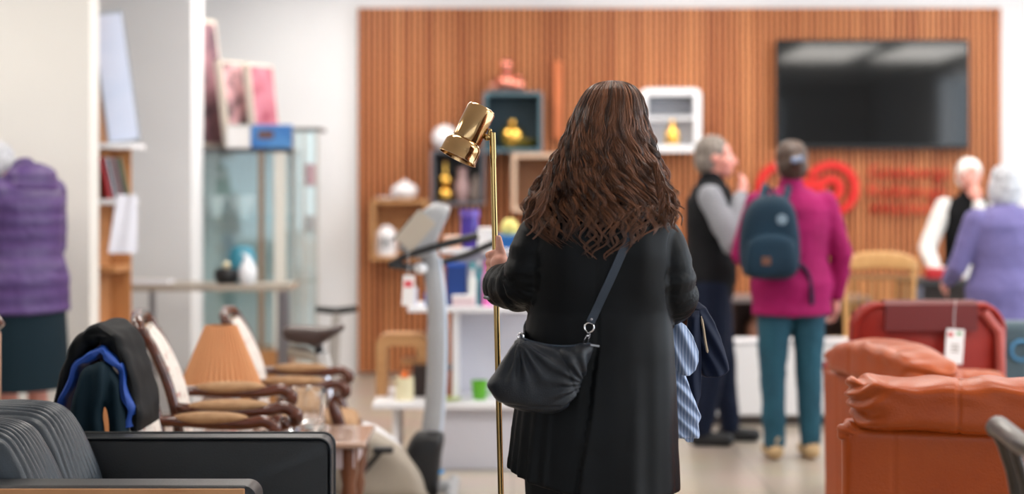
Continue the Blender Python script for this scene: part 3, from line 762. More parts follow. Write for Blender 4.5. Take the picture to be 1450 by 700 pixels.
for yc, th, dz in ((4.405, .152, 0), (4.735, .165, .004)):
    mb = MB().pillow([(a, b_+dz) for a, b_ in cush], th, (-1.36, .62), (Vector((0, yc, 0)), Vector((1, 0, 0)), Vector((0, 0, 1)), Vector((0, -1, 0))), 30, .22, 130)
    def pl_d(p, n, yc=yc, th=th):
        q = (p.y-yc)/th; top = max(0, min(1, (p.z-.50)/.25)); s_ = (p.x+1.35)+(.8-p.z)
        ph = q*19+1.4*noise.noise(Vector((q*2, s_*5, yc)))+.8*math.sin(s_*8+q*3)
        return (.0095*abs(math.sin(ph))**.8-.005)*(.35+.65*top)*max(0, 1-abs(q)**4)+.004*noise.noise(Vector((p.x*7, p.y*16, p.z*7)))
    blob(mb, 'back_cushion', gr_leather, sofa, .0038, 1, pl_d)
    MB().box((-.90, yc, .37), (.66, .31, .16), bev=.05).build('seat_cushion', blk_leather, sofa)
for sx in (-1.7, -.6):
    for sy in (4.19, 4.96): MB().tube([(sx, sy, 0), (sx, sy, .15)], [.02, .028], 12).build('leg', steel, sofa)

# ------------------------------------------------------------------ antique armchairs
def antique(name, loc, rz, lab, scale=1.0):
    e = empty(name, (0, 0, 0), 0, True); tag(e, lab, 'armchair', None)
    prof = spline([(-.235, 0, .40), (-.245, 0, .55), (-.275, 0, .70), (-.325, 0, .83), (-.37, 0, .905)], 8)
    for s_ in (-1, 1):
        pts = [Vector((p.x, s_*(.225+.02*math.sin(i/len(prof)*PI)), p.z)) for i, p in enumerate(prof)]
        MB().tube(pts, [.021]*3+[.018]*(len(pts)-6)+[.019, .021, .020], 14).build('back_post', wood_dark, e)
    MB().tube(spline([(-.368, -.232, .893), (-.385, -.19, .925), (-.392, -.09, .932), (-.394, 0, .940), (-.392, .09, .932), (-.385, .19, .925), (-.368, .232, .893)], 8), [.017]+[.021]*47+[.017], 14).build('top_rail', wood_dark, e)
    f_, b_ = [], []
    for i in range(4, len(prof)-1):
        p = prof[i]; q = i/(len(prof)-1)
        f_.append([Vector((p.x+.006+.034*math.sin(PI*j/16)**.5*math.sin(PI*(.12+.8*q)), -.205+.41*j/16, p.z)) for j in range(17)]+[Vector((p.x-.004, .205-.41*j/16, p.z)) for j in range(17)])
        b_.append([Vector((p.x-.006, -.205+.41*j/16, p.z)) for j in range(17)]+[Vector((p.x-.008-.018*math.sin(PI*j/16), .205-.41*j/16, p.z)) for j in range(17)])
    MB().loft(f_, True).build('back_pad', floral, e); MB().loft(b_, True).build('rear_panel', tan_uph, e)
    for s_ in (-1, 1):
        y = s_*.262
        a = MB().tube(spline([(-.262, s_*.235, .645), (-.20, y, .640), (-.08, y*1.02, .632), (.04, y, .632), (.10, y*.99, .640), (.135, y, .622), (.142, y, .596), (.122, y, .585)], 6), [.019]*12+[.021]*18+[.024, .026, .027, .023, .023, .022, .021, .020, .018, .017, .016, .014, .012], 14)
        ar = a.build('arm', wood_dark, e)
        MB().ell((-.085, y*1.01, .652), (.135, .031, .022), None, 28, 12).build('arm_pad', tan_uph, ar)
        MB().tube(spline([(.118, y, .60), (.085, y, .56), (.10, y*.98, .50), (.12, y*.95, .43), (.12, y*.94, .38)], 6), [.017, .02, .024, .02, .016, .015, .016, .02, .024, .026, .027, .028, .028, .028, .028, .028, .028, .028, .028, .028, .028, .028, .028, .028, .028][:25], 14).build('arm_support', wood_dark, e)
    MB().box((-.03, 0, .385), (.47, .50, .07), bev=.012).build('seat_rail', wood_dark, e)
    MB().pillow(arch_outline(-.255, .19, -.235, .235, .05), .055, None, (Vector((0, 0, .43)), Vector((1, 0, 0)), Vector((0, 1, 0)), Vector((0, 0, 1))), 12, .3, 60).build('seat_cushion', tan_uph, e)
    for s_ in (-1, 1):
        MB().tube(spline([(.17, s_*.22, .39), (.20, s_*.245, .30), (.175, s_*.235, .15), (.165, s_*.23, .05), (.19, s_*.245, .012)], 6), [.03]*4+[.034]*4+[.028]*4+[.021]*4+[.016]*5+[.018, .022, .024, .02], 12).build('leg', wood_dark, e)
        MB().tube(spline([(-.235, s_*.22, .39), (-.25, s_*.225, .25), (-.29, s_*.235, .02)], 6), .021, 12).build('leg', wood_dark, e)
    e.location = loc; e.rotation_euler = (0, 0, math.radians(rz)); e.scale = (scale,)*3; del e['_local']
    return e
chC = antique('armchair', (-.935, 5.45, 0), 0, 'carved wooden armchair with dark and blue jackets hung over its back', .97)
def arm_copy(src, loc, rz, lab, sc_):
    c = copy_tree(src); c.location = loc; c.rotation_euler = (0, 0, math.radians(rz)); c.scale = (sc_,)*3; c['label'] = lab; return c
arm_copy(chC, (-.925, 6.055, 0), 9, 'carved wooden armchair with bare floral back, left of the apricot lampshade', 1.02)
arm_copy(chC, (-.83, 7.16, 0), 4, 'carved wooden armchair whose curved top shows behind the apricot lampshade', .95)

# jackets on the chair
def K(x, y, Y): return px(x, y, Y)
def shell_drape(name, pts, Y0, Y1, th, m, lab, per, amp, group=None):
    sp = spline([K(x, y, Y0) for x, y in pts], 7); n = len(sp); rings = []; c = Vector((sum(p.x for p in sp)/n, 0, min(p.z for p in sp)+.05))
    for k in range(15):
        t = k/14; Y = Y0+(Y1-Y0)*t; outer = []; inner = []
        for i, p in enumerate(sp):
            d = (sp[min(i+1, n-1)]-sp[max(i-1, 0)]); d.normalize(); nn = Vector((-d.z, 0, d.x)); 
            if nn.dot(p-c) < 0: nn = -nn
            r_ = amp*math.sin(i*per+3*noise.noise(Vector((i*.1, t*2, 1))))*(1-.5*t)+amp*.8*noise.noise(Vector((i*.2, t*4, 5)))
            e = 1 if 0 < k < 14 else .45
            outer.append(Vector((p.x, Y+.01*math.sin(i*.5), p.z))+nn*(r_+th/2*e)); inner.append(Vector((p.x, Y+.01*math.sin(i*.5), p.z))+nn*(r_-th*.5*e*(1+(1.8 if th > .03 else .3)*math.exp(-((i/n-.48)/.2)**2))))
        rings.append(outer+inner[::-1])
    mb = MB().loft(rings, True); o = mb.build(name, m, None, auto=70)
    cc = Vector((c.x, (Y0+Y1)/2, c.z-.05)); o.data.transform(Matrix.Translation(-cc)); o.location = cc; tag(o, lab, 'jacket', group); return o
jb = shell_drape('jacket', [(66, 640), (76, 590), (88, 540), (100, 502), (114, 480), (130, 470), (146, 471), (160, 484), (172, 510), (182, 545), (190, 580), (191, 612)], 5.13, 5.44, .032, black_cloth,
            'black jacket draped outermost over the back of the carved armchair', .55, .004)
for (pp, th_, per_, am_, m_, y0_) in (([(80, 600), (89, 562), (102, 530), (120, 507), (139, 499), (155, 507), (170, 532), (179, 568), (183, 606)], .026, .5, .004, blue_cloth, 5.12),):
    bl = shell_drape('jacket', pp, 5.105, 5.40, th_, m_, 'royal blue jacket lining between the black jacket and the dark teal one', per_, .007)
ti = MB()
for ol_, yy, th_ in (([(92, 640), (97, 590), (106, 550), (122, 522), (138, 512), (152, 524), (150, 560), (143, 585), (142, 640)], 5.10, .035),
                 ([(140, 545), (148, 516), (158, 516), (169, 540), (178, 570), (183, 600), (184, 640), (160, 640), (155, 600), (150, 565)], 5.13, .04)):
    ti.pillow([(K(a, b_, yy).x, K(a, b_, yy).z) for a, b_ in ol_], th_, None, (Vector((0, yy, 0)), Vector((1, 0, 0)), Vector((0, 0, 1)), Vector((0, -1, 0))), 14, .3, 90)
tj = blob(ti, 'jacket', dteal_cloth, None, .005, 4, lambda p, n: .005*math.sin(p.x*120+4*noise.noise(p*6))+.003*noise.noise(p*20))
cc = K(145, 630, 5.1); tj.data.transform(Matrix.Translation(-cc)); tj.location = cc
tag(tj, 'dark teal jacket bunched in folds under the royal blue lining', 'jacket')

# ------------------------------------------------------------------ coffee table, table lamp, glass
tb = empty('coffee_table', (-.97, 6.6, 0)); tag(tb, 'low rosy wooden table with carved legs between the carved armchairs', 'table')
MB().box((-.965, 6.60, .438), (.83, .47, .024), bev=.008).build('tabletop', table_top_m, tb)
MB().box((-.965, 6.60, .385), (.74, .40, .085), bev=.006).build('apron', mat('reflection_tinted_wood', rgb(190, 176, 180), .35), tb)  # lavender-white reflection on the apron painted into its colour
for sx in (-1.31, -.62):
    for sy in (6.43, 6.77):
        MB().lathe([(0, 0), (.02, 0), (.026, .03), (.018, .06), (.03, .12), (.022, .17), (.034, .23), (.026, .28), (.036, .33), (.036, .42), (0, .42)], (sx, sy, 0), None, 20).build('leg', wood_mid, tb)
tl = empty('table_lamp', (K(313, 600, 6.55).x, 6.55, .45)); tag(tl, 'table lamp with pleated apricot shade on a white ceramic base', 'table lamp')
tx = tl.location.x
MB().lathe([(0, 0), (.055, 0), (.064, .01), (.072, .05), (.076, .10), (.074, .14), (.05, .17), (.02, .18), (0, .18)], (tx, 6.55, .45), None, 36).build('base', mat('patterned_ceramic', rgb(232, 226, 226), .2, col2=rgb(190, 120, 110), nscale=22, contrast=(.55, .68)), tl)
shade_m = mat('apricot_shade', rgb(216, 160, 116), .8, spec=.2)
mb = MB(); rings = []; nP = 160
for t, r0 in ((0, .153), (.5, .106), (1, .058)):
    rings.append([Vector((tx+(r0+(.008 if j % 4 < 2 else -.008)*(1-.5*t))*math.cos(2*PI*j/nP), 6.55+(r0+(.008 if j % 4 < 2 else -.008)*(1-.5*t))*math.sin(2*PI*j/nP), .637+.238*t)) for j in range(nP)])
inner = [[Vector((tx+(p.x-tx)*.975, 6.55+(p.y-6.55)*.975, p.z)) for p in r_] for r_ in rings[::-1]]
mb.loft(rings+inner+[rings[0]], False).build('pleated_shade', shade_m, tl, auto=20)
MB().lathe([(.148, -.003), (.156, -.003), (.156, .006), (.148, .006)], (tx, 6.55, .637), None, 96, True).build('shade_rim', mat('shade_trim', rgb(206, 140, 84), .7), tl)
MB().tube([(tx, 6.55, .62), (tx, 6.55, .86)], .006, 10).build('stem', brass_d, tl)
gl = MB().lathe([(0, 0), (.062, 0), (.070, .01), (.076, .06), (.078, .13), (.076, .168), (.073, .172), (.067, .170), (.064, .13), (.058, .065), (.045, .04), (0, .034)], (K(434, 600, 6.62).x, 6.62, .4505), None, 48)
go = gl.build('glass_vase', glass_m, None)
c0 = Vector((K(434, 600, 6.62).x, 6.62, .45)); go.data.transform(Matrix.Translation(-c0)); go.location = c0
tag(go, 'thick clear glass vase standing on the low rosy table', 'vase')
displace(go, lambda p, n: .003*math.sin(math.atan2(p.y, p.x)*9+p.z*70)+.0015*math.sin(p.z*190))

# ------------------------------------------------------------------ tan leather armchairs on the right
def tan_chair(dome=False):
    e = empty('armchair', (0, 0, 0), 0, True)
    W = .455
    def leather(p, n): return .0035*noise.noise(p*9)+.0015*noise.noise(p*30)
    ol_ = arch_outline(-W, W, .06, .715, .055, 8)
    mb = MB(); rings = []
    for i in range(17):
        t = i/16; y = .20*t; k = .022*(1-min(min(t, 1-t)/.2, 1))**2
        rings.append([Vector((p[0]*(1-k/W), y+.012*(p[1])*0+(-.02*max(0, p[1]-.4)), p[1]-k*(1 if p[1] > .4 else -1))) for p in resample(ol_, 140)])
    mb.loft(rings, True); blob(mb, 'backrest', or_leather, e, .009, 3, lambda p, n: .002*noise.noise(p*6)-(.003*math.exp(-((abs(p.x)-.30)/.004)**2) if p.y < .02 else 0))
    # big soft pillow folded over the top of the back
    po = [(-.425, .735), (-.44, .80), (-.438, .842), (-.40, .850), (-.30, .846), (-.15, .852), (0, .856), (.15, .85), (.3, .846), (.40, .850), (.438, .842), (.44, .80), (.425, .735), (.41, .706), (.2, .70), (0, .697), (-.2, .70), (-.41, .706)]
    if dome: po = [(-.405, .72), (-.43, .745), (-.42, .785), (-.34, .825), (-.2, .850), (0, .862), (.2, .850), (.34, .825), (.42, .785), (.43, .745), (.405, .72), (.3, .70), (0, .695), (-.3, .70)]
    def pw(p, n):
        ex = max(0, 1-(.44-abs(p.x))/.16); d = .005*noise.noise(p*8)
        a = math.atan2(p.z-.77, (.50-abs(p.x)))
        d += ex*.010*math.sin(a*15+6*noise.noise(p*6))
        d += .0035*math.sin(p.x*40+p.z*70+4*noise.noise(p*5))*max(0, (p.z-.78)/.08)
        d -= .004*math.exp(-((p.x+.12)/.005)**2)*(1 if n.y < 0 else 0); d += .006*noise.noise(Vector((p.x*5+3, p.y*8, p.z*16)))
        return d
    blob(MB().pillow(po, .118, (0, .775), (Vector((0, .07, 0)), Vector((1, 0, 0)), Vector((0, 0, 1)), Vector((0, -1, 0))), 26, .28, 150), 'head_pillow', or_leather, e, .0065, 3, pw)
    for s_ in (-1, 1):
        MB().box((s_*.365, .50, .33), (.15, .62, .50), bev=.05).build('arm', or_leather, e)
        mb = MB().caps((s_*.352, .12, .64), (s_*.352, .74, .60), .095, .09, 24)
        blob(mb, 'arm_pillow', or_leather, e, .0085, 3, lambda p, n: .006*math.sin(p.y*110+3*noise.noise(p*8))*max(0, 1-(p.y-.02)/.16)+.004*noise.noise(p*12))
    k_ = MB().ell((-.425, .03, .69), (.045, .035, .032))
    blob(k_, 'corner_gather', or_leather, e, .004, 2, lambda p, n: .003*math.sin(math.atan2(p.z-.68, p.x+.39)*14))
    MB().box((0, .50, .34), (.62, .60, .20), bev=.07).build('seat_cushion', or_leather, e)
    MB().box((0, .45, .12), (.8, .78, .12), bev=.02).build('base', or_leather, e)
    return e
tc1 = tan_chair(); tag(tc1, 'rust brown leather armchair nearest on the right, seen from behind', 'armchair', None)
tc2 = tan_chair(True); tag(tc2, 'x', 'armchair'); tc2.location = (1.375, 6.44, 0); tc2.rotation_euler = (0, 0, math.radians(-74)); tc2.scale = (.955,)*3
tc2['label'] = 'rust brown leather armchair turned sideways, between its near twin and the red recliner'
tc1.location = (1.40, 4.84, -.0); tc1.rotation_euler = (0, 0, math.radians(-15)); tc1.scale = (1.0,)*3

# red recliner
rc = empty('recliner', (1.82, 7.5, 0)); tag(rc, 'red leather recliner with dark red head pad and white price tag', 'recliner')
ol_ = arch_outline(1.485, 2.155, .35, .905, .11, 8)
mb = MB(); rings = []
for i in range(15):
    t = i/14; y = 7.44+.13*t; k = .03*(1-min(min(t, 1-t)/.3, 1))**2
    rings.append([Vector((1.82+(p[0]-1.82)*(1-k/.33), y-.12*(p[1]-.35), p[1]-(k if p[1] > .6 else 0))) for p in resample(ol_, 120)])
mb.loft(rings, True).build('backrest', red_leather, rc, auto=60)
pts = [Vector((p[0], 7.445-.12*(p[1]-.35), p[1])) for p in ol_ if p[1] > .36]; pts = sorted(pts[:9], key=lambda p: p.z)+[p for p in pts[9:]]
MB().tube([Vector((1.82+(p[0]-1.82)*.955, 7.438-.12*(p[1]-.35), p[1]-.012)) for p in resample(ol_, 90)]+[Vector((1.82+(resample(ol_, 90)[0][0]-1.82)*.955, 7.438, resample(ol_, 90)[0][1]-.012))], .012, 10).build('piping', red_leather, rc)
MB().tube([(2.115, 7.40, .42), (2.13, 7.385, .6), (2.12, 7.375, .78), (2.05, 7.365, .865)], .022, 12).build('edge_roll', mat('pink_red_leather', rgb(170, 80, 72), .4), rc)
def pad(): 
    mb = MB(); rings = []
    for i in range(19):
        t = i/18; y = 7.36-.004 if t < .5 else 7.50; 
        a = t
        if t < .45: P_ = (7.352+.01*(1-t/.45)*0-.0, .785+.115*t/.45)
        elif t < .6: q = (t-.45)/.15; P_ = (7.352+.075*(1-math.cos(q*PI))*.8, .900+.018*math.sin(q*PI))
        else: P_ = (7.475, .90-.2*(t-.6)/.4)
        rings.append([Vector((1.62+.40*j/10, P_[0], P_[1])) for j in range(11)]+[Vector((2.02-.40*j/10, P_[0]+(.018 if t < .5 else -.018), P_[1]-(.02 if .4 < t < .65 else 0))) for j in range(11)])
    return mb.loft(rings, True)
pad().build('head_pad', dred_leather, rc)
MB().box((1.82, 7.80, .42), (.52, .52, .14), bev=.05).build('seat', red_leather, rc)
for s_ in (-1, 1):
    MB().box((1.82+s_*.315, 7.78, .56), (.07, .5, .06), bev=.02).build('arm', red_leather, rc)
    MB().tube([(1.82+s_*.315, 7.62, .56), (1.82+s_*.30, 7.62, .35)], .016, 10).build('arm_post', wood_mid, rc)
MB().tube([(1.82, 7.74, .04), (1.82, 7.74, .40)], .035, 14).build('column', steel, rc)
MB().torus((1.82, 7.74, .025), .27, .024, None, 40, 10).build('base_ring', wood_mid, rc)
MB().box((1.82, 7.74, .03), (.54, .05, .03), bev=.008).build('base_bar', wood_mid, rc)
tgx, tgz = K(1352, 491, 7.33).x, K(1352, 491, 7.33).z
pt = MB().box((0, 0, 0), (.078, .003, .150), rotm('Y', 4), .001).build('price_tag', mat('white_card', rgb(238, 236, 236), .7), None)
pt['_local'] = 1; pt.location = (tgx, 7.335, tgz); tag(pt, 'white price tag with red mark hanging on the red recliner back', 'price tag')
MB().box((-.018, -.0024, .052), (.022, .001, .018), rotm('Y', 4)).build('red_mark', mat('red_ink', rgb(200, 50, 50), .6), pt)
MB().box((.020, -.0024, .056), (.020, .001, .014), rotm('Y', 4)).build('green_mark', mat('green_ink', rgb(90, 150, 90), .6), pt)
for k in range(3): MB().box((.002, -.0024, .006-.014*k), (.034, .001, .006), rotm('Y', 4)).build('print_line', mat('grey_ink', rgb(150, 140, 130), .6), pt)
MB().tube([(0, .004, .075), (.002, .014, .13), (.01, .02, .20)], .0012, 6).build('string', white_lac, pt)

# teal chair behind at the right edge
te = empty('lounge_chair', (2.62, 8.15, 0)); tag(te, 'grey teal upholstered lounge chair at the right edge behind the red recliner', 'chair')
MB().box((2.62, 8.0, .56), (.74, .13, .44), bev=.05).build('backrest', teal_fab, te)
MB().box((2.62, 8.28, .36), (.60, .5, .16), bev=.05).build('seat', teal_fab, te)
for s_ in (-1, 1): MB().box((2.62+s_*.33, 8.26, .42), (.09, .5, .3), bev=.035).build('arm', teal_fab, te)
for sx in (2.33, 2.91):
    for sy in (8.03, 8.45): MB().tube([(sx, sy, 0), (sx, sy, .30)], [.014, .02], 10).build('leg', wood_mid, te)
MB().torus((K(1446, 497, 7.92).x, 7.925, K(1446, 497, 7.92).z), .045, .008, rotm('X', 90), 28, 8).build('round_emblem', mat('blue_embroidery', rgb(70, 130, 170), .6), te)

# weathered wooden chair in the lower right corner
wc = empty('wooden_chair', (1.15, 3.17, 0)); tag(wc, 'grey brown carved wooden chair in the lower right corner, nearest the camera', 'chair')
for yy in (3.40, 2.94):
    MB().tube(spline([(.952, yy, .928), (.968, yy, .88), (.985, yy, .82), (1.00, yy, .70), (1.01, yy, .45), (.985, yy, .02)], 8), [.015, .018, .020, .019, .018, .017]+[.0165]*14+[.016]*22, 14).build('back_post', wood_grey, wc)
MB().tube(spline([(.950, 3.425, .921), (.950, 3.40, .930), (.945, 3.33, .928), (.935, 3.17, .925), (.945, 3.0, .928), (.950, 2.94, .930), (.95, 2.915, .921)], 8), [.014]+[.021]*46+[.019, .014], 14).build('top_rail', wood_grey, wc)
MB().tube(spline([(.995, 3.40, .72), (.985, 3.17, .715), (.995, 2.94, .72)], 8), .014, 12).build('cross_rail', wood_grey, wc)
for q in range(3): MB().tube([(.945, 3.29-.12*q, .918), (.972, 3.29-.12*q, .83), (.987, 3.29-.12*q, .72)], .010, 10).build('spindle', wood_grey, wc)
MB().box((1.19, 3.17, .455), (.42, .46, .035), bev=.012).build('seat', wood_grey, wc)
for yy in (3.36, 2.98): MB().tube([(1.36, yy, .45), (1.37, yy, 0)], [.02, .015], 12).build('leg', wood_grey, wc)

for ch in wc.children: ch.location.x += .026
# tan-backed chair cut by the left edge
lc = empty('upholstered_chair', (-2.05, 5.9, 0)); tag(lc, 'tan upholstered chair with dark wood rail cut off by the left edge', 'chair')
MB().box((-1.975, 5.80, .60), (.44, .06, .63), bev=.01).build('backrest', mat('tan_back', rgb(200, 160, 138), .7, bump=.2, bscale=200), lc)
MB().tube([(-2.2, 5.79, .955), (-1.80, 5.79, .958), (-1.765, 5.79, .95), (-1.745, 5.79, .93)], [.027, .027, .026, .018], 14).build('top_rail', wood_dark, lc)
MB().box((-1.975, 6.05, .45), (.44, .46, .08), bev=.03).build('seat', tan_uph, lc)
for sx in (-2.17, -1.78):
    for sy in (5.82, 6.24): MB().tube([(sx, sy, 0), (sx, sy, .42)], [.014, .02], 10).build('leg', wood_dark, lc)

# ------------------------------------------------------------------ exercise bike
YB = 7.7
bk = empty('exercise_bike', (-.5, YB, 0)); tag(bk, 'silver grey exercise bike with black handlebars and brown saddle', 'exercise bike')
grey_pl = mat('grey_plastic', rgb(168, 164, 160), .45); silver_pl = mat('silver_plastic', rgb(160, 162, 165), .35, coat=.2); beige_pl = mat('beige_plastic', rgb(176, 166, 152), .5)
def bp(x, y, dy=0): 
    p = px(x, y, YB); p.y += dy; return p
# rounded column
col = [(608, 632), (612, 600), (616, 560), (618, 510), (618, 460), (615, 410), (609, 365), (603, 335)]
spc = spline([bp(x, y) for x, y in col], 8)
MB().tube(spc, [.046]*12+[.044]*20+[.040]*25, 20, flat=.8).build('column', silver_pl, bk)
MB().tube(spline([bp(x+13, y, -.012) for x, y in col[:-1]], 8), .010, 10).build('column_lit_side', mat('painted_window_light', rgb(205, 218, 235), .25, coat=.5), bk)  # added strip: bluish window light on the column's right side, as colour
MB().pillow([(bp(a, b_).x, bp(a, b_).z) for a, b_ in ((590, 612), (627, 612), (625, 650), (622, 685), (618, 703), (596, 703), (590, 690), (576, 662), (570, 650))], .075, None, (Vector((0, YB, 0)), Vector((1, 0, 0)), Vector((0, 0, 1)), Vector((0, -1, 0))), 12, .3, 60).build('joint_cover', blk_plastic, bk)
MB().torus(bp(612, 668), .050, .007, None, 28, 8).build('joint_ring', mat('blue_lit_ring', rgb(60, 150, 215), .3), bk)  # blue light falling on the ring is put into its base colour
MB().pillow([(bp(a, b_).x, bp(a, b_).z) for a, b_ in ((490, 612), (522, 606), (540, 612), (575, 636), (598, 664), (606, 690), (600, 703), (500, 703), (470, 690), (470, 640))], .085, None, (Vector((0, YB-.03, 0)), Vector((1, 0, 0)), Vector((0, 0, 1)), Vector((0, -1, 0))), 14, .25, 80).build('flywheel_cover', beige_pl, bk)
MB().tube([bp(500, 603, -.02), bp(527, 609, -.02), bp(550, 624, -.02), bp(572, 642, -.02)], [.03, .03, .028, .02], 14).build('frame_rail', white_lac, bk)
MB().tube([bp(452, 590), bp(500, 606), bp(540, 625)], .035, 14).build('frame_tube', silver_pl, bk)
MB().tube([bp(452, 500), bp(462, 545), bp(470, 600)], [.026, .028, .034], 14).build('seat_post', chrome, bk)
MB().box(bp(460, 512), (.05, .06, .085), rotm('Y', -12), .01).build('post_clamp', mat('white_plastic', rgb(215, 215, 215), .4), bk)
MB().tube([bp(408, 496), bp(432, 500), bp(448, 508), bp(456, 540)], [.026, .03, .022, .02], 12).build('seat_bracket', beige_pl, bk)
sad = MB().pillow([(bp(a, b_).x, bp(a, b_).z) for a, b_ in ((400, 470), (403, 463), (420, 461), (445, 462), (468, 463), (486, 460), (487, 467), (476, 475), (462, 484), (447, 492), (436, 488), (420, 486), (404, 480))], .10, None, (Vector((0, YB, 0)), Vector((1, 0, 0)), Vector((0, 0, 1)), Vector((0, -1, 0))), 12, .35, 70)
sad.build('saddle', mat('brown_vinyl', rgb(66, 50, 46), .45, bump=.2), bk)
MB().tube([bp(450, 486), bp(453, 505)], .02, 10).build('saddle_mount', blk_plastic, bk)
MB().pillow([(bp(a, b_).x, bp(a, b_).z) for a, b_ in ((566, 350), (572, 330), (592, 306), (610, 290), (620, 287), (636, 292), (637, 300), (626, 325), (616, 348), (604, 362), (590, 366), (575, 360))], .11, None, (Vector((0, YB, 0)), Vector((1, 0, 0)), Vector((0, 0, 1)), Vector((0, -1, 0))), 10, .15, 60).build('console', silver_pl, bk)
MB().box(bp(590, 326, -.112), (.17, .006, .10), rotm('Y', -50), .002).build('console_panel', beige_pl, bk)
MB().box(bp(588, 330, .0)+Vector((-.055, 0, .02)), (.14, .16, .008), rotm('Y', -50), .002).build('display', blk_plastic, bk)
for dy, pts in ((-.12, [(556, 373), (575, 362), (612, 350), (650, 340), (678, 333)]), (.10, [(600, 385), (628, 372), (660, 362), (690, 349), (704, 343)])):
    h_ = MB().tube([bp(x, y, dy) for x, y in pts], [.014, .015, .016, .018, .017], 14).build('handlebar', blk_plastic, bk)
MB().tube([bp(556, 373, -.12), bp(600, 385, .10)], .016, 12).build('handlebar_crosspiece', blk_plastic, bk)
MB().ell(bp(596, 380), (.035, .07, .028)).build('handlebar_mount', white_lac, bk)
for s_ in (-1, 1):
    cr_ = MB().tube([bp(520, 660, s_*.09-.03), bp(520-s_*25, 660+s_*30, s_*.12-.03)], .012, 10).build('crank', blk_plastic, bk)
    MB().box(bp(520-s_*27, 660+s_*32, s_*.16-.03), (.09, .07, .025), None, .006).build('pedal', blk_plastic, cr_)
for x_ in (455, 640):
    MB().tube([(bp(x_, 0).x, YB-.25, .03), (bp(x_, 0).x, YB+.25, .03)], .03, 14).build('foot_bar', silver_pl, bk)
MB().box((bp(545, 0).x, YB, .05), (.6, .07, .05), None, .012).build('base_beam', silver_pl, bk)
ptg = MB().box((0, 0, 0), (.052, .003, .135), rotm('Y', 3), .001).build('price_tag', MATS['white_card'], None)
ptg['_local'] = 1; ptg.location = bp(581, 409, -.15); tag(ptg, 'small white and pink price tag hanging below the exercise bike handlebar', 'price tag')
MB().box((0, -.0024, .03), (.036, .001, .03), rotm('Y', 3)).build('pink_mark', mat('pink_ink', rgb(220, 90, 100), .6), ptg)
MB().tube([(0, 0, .067), (.002, .01, .12), (.0, .02, .18)], .0015, 6).build('string', white_lac, ptg)
# second bike further back
YB2 = 9.3
b2 = empty('exercise_bike', (K(478, 500, YB2).x, YB2, 0)); tag(b2, 'dark handlebar stand of an exercise machine behind the brown saddle', 'exercise machine')
q = lambda x, y, dy=0: K(x, y, YB2)+Vector((0, dy, 0))
MB().tube([q(447, 438), q(476, 441), q(506, 437)], [.018, .022, .018], 12).build('handlebar', blk_plastic, b2)
MB().tube([q(477, 443), q(474, 480), q(470, 560), q(468, 628)], [.022, .03, .03, .035], 12).build('column', grey_pl, b2)
MB().box((q(470, 600).x, YB2, .03), (.5, .12, .06), None, .02).build('foot', grey_pl, b2)
MB().tube([(q(470, 600).x+.18, YB2-.2, .04), (q(470, 600).x+.18, YB2+.2, .04)], .035, 14).build('foot_roller', chrome, b2)

# ------------------------------------------------------------------ television, red logo and lettering on the slats
YT = 12.56
def q3(x, y, Y=YT): return px(x, y, Y)
tv = empty('television', (q3(1235, 210).x, YT, q3(0, 210).z)); tag(tv, 'large flat black television mounted on the slatted wood wall', 'television')
def rect(name, x0, y0, x1, y1, Y, d, m, parent, bev=.004):
    a, b_ = px(x0, y1, Y), px(x1, y0, Y)
    return MB().box(((a.x+b_.x)/2, Y+d/2, (a.z+b_.z)/2), (b_.x-a.x, d, b_.z-a.z), bev=bev).build(name, m, parent)
rect('casing', 1099, 56, 1373, 211, YT, .05, mat('tv_black', rgb(14, 14, 15), .35), tv, .008)
rect('screen', 1103, 60, 1369, 205, YT-.004, .006, mat('tv_glass', rgb(12, 13, 14), .05, spec=.5), tv, 0)
MB().box((q3(1235, 0).x, YT+.08, q3(0, 130).z), (.5, .06, .3)).build('wall_bracket', blk_plastic, tv)
red_m = mat('red_letters', rgb(214, 30, 26), .5)
def ringpart(name, x, y, ro, ri, a0, a1, parent, Y=12.60):
    c = px(x, y, Y); k = FP/Y; mb = MB(); n = 40; ol_ = []
    for i in range(n+1): a = math.radians(a0+(a1-a0)*i/n); ol_.append((c.x+ro/k*math.cos(a), c.z+ro/k*math.sin(a)))
    for i in range(n, -1, -1): a = math.radians(a0+(a1-a0)*i/n); ol_.append((c.x+ri/k*math.cos(a), c.z+ri/k*math.sin(a)))
    nn = len(ol_); vs = [Vector((p[0], Y, p[1])) for p in ol_]+[Vector((p[0], Y+.05, p[1])) for p in ol_]; fs = []
    m2 = n+1
    for i in range(n):
        j = nn-1-i; fs.append((i, i+1, j-1, j)); fs.append((nn+i, nn+i+1, nn+j-1, nn+j)); fs.append((i, i+1, nn+i+1, nn+i)); fs.append((j, j-1, nn+j-1, nn+j))
    fs.append((0, nn-1, 2*nn-1, nn)); fs.append((n, n+1, nn+n+1, nn+n))
    return mb.add(vs, fs).build(name, red_m, parent, auto=30)
lg = empty('wall_logo', (q3(1150, 310, 12.6).x, 12.6, q3(0, 310, 12.6).z)); tag(lg, 'red ring logo mounted on the slatted wood wall under the television', 'logo')
ringpart('outer_ring', 1178, 267, 39, 28.5, -170, 150, lg); ringpart('inner_ring', 1177, 267, 19, 8, 0, 359.9, lg)
ringpart('left_arc', 1110, 267, 39, 28.5, 60, 300, lg); MB().box(q3(1149, 262, 12.62), (.15, .04, .09), rotm('Y', 0), .01).build('link_bar', red_m, lg)
sg = empty('wall_lettering', (q3(1290, 310, 12.6).x, 12.6, q3(0, 310, 12.6).z)); tag(sg, 'three lines of red lettering mounted on the wood wall beside the ring logo', 'sign')
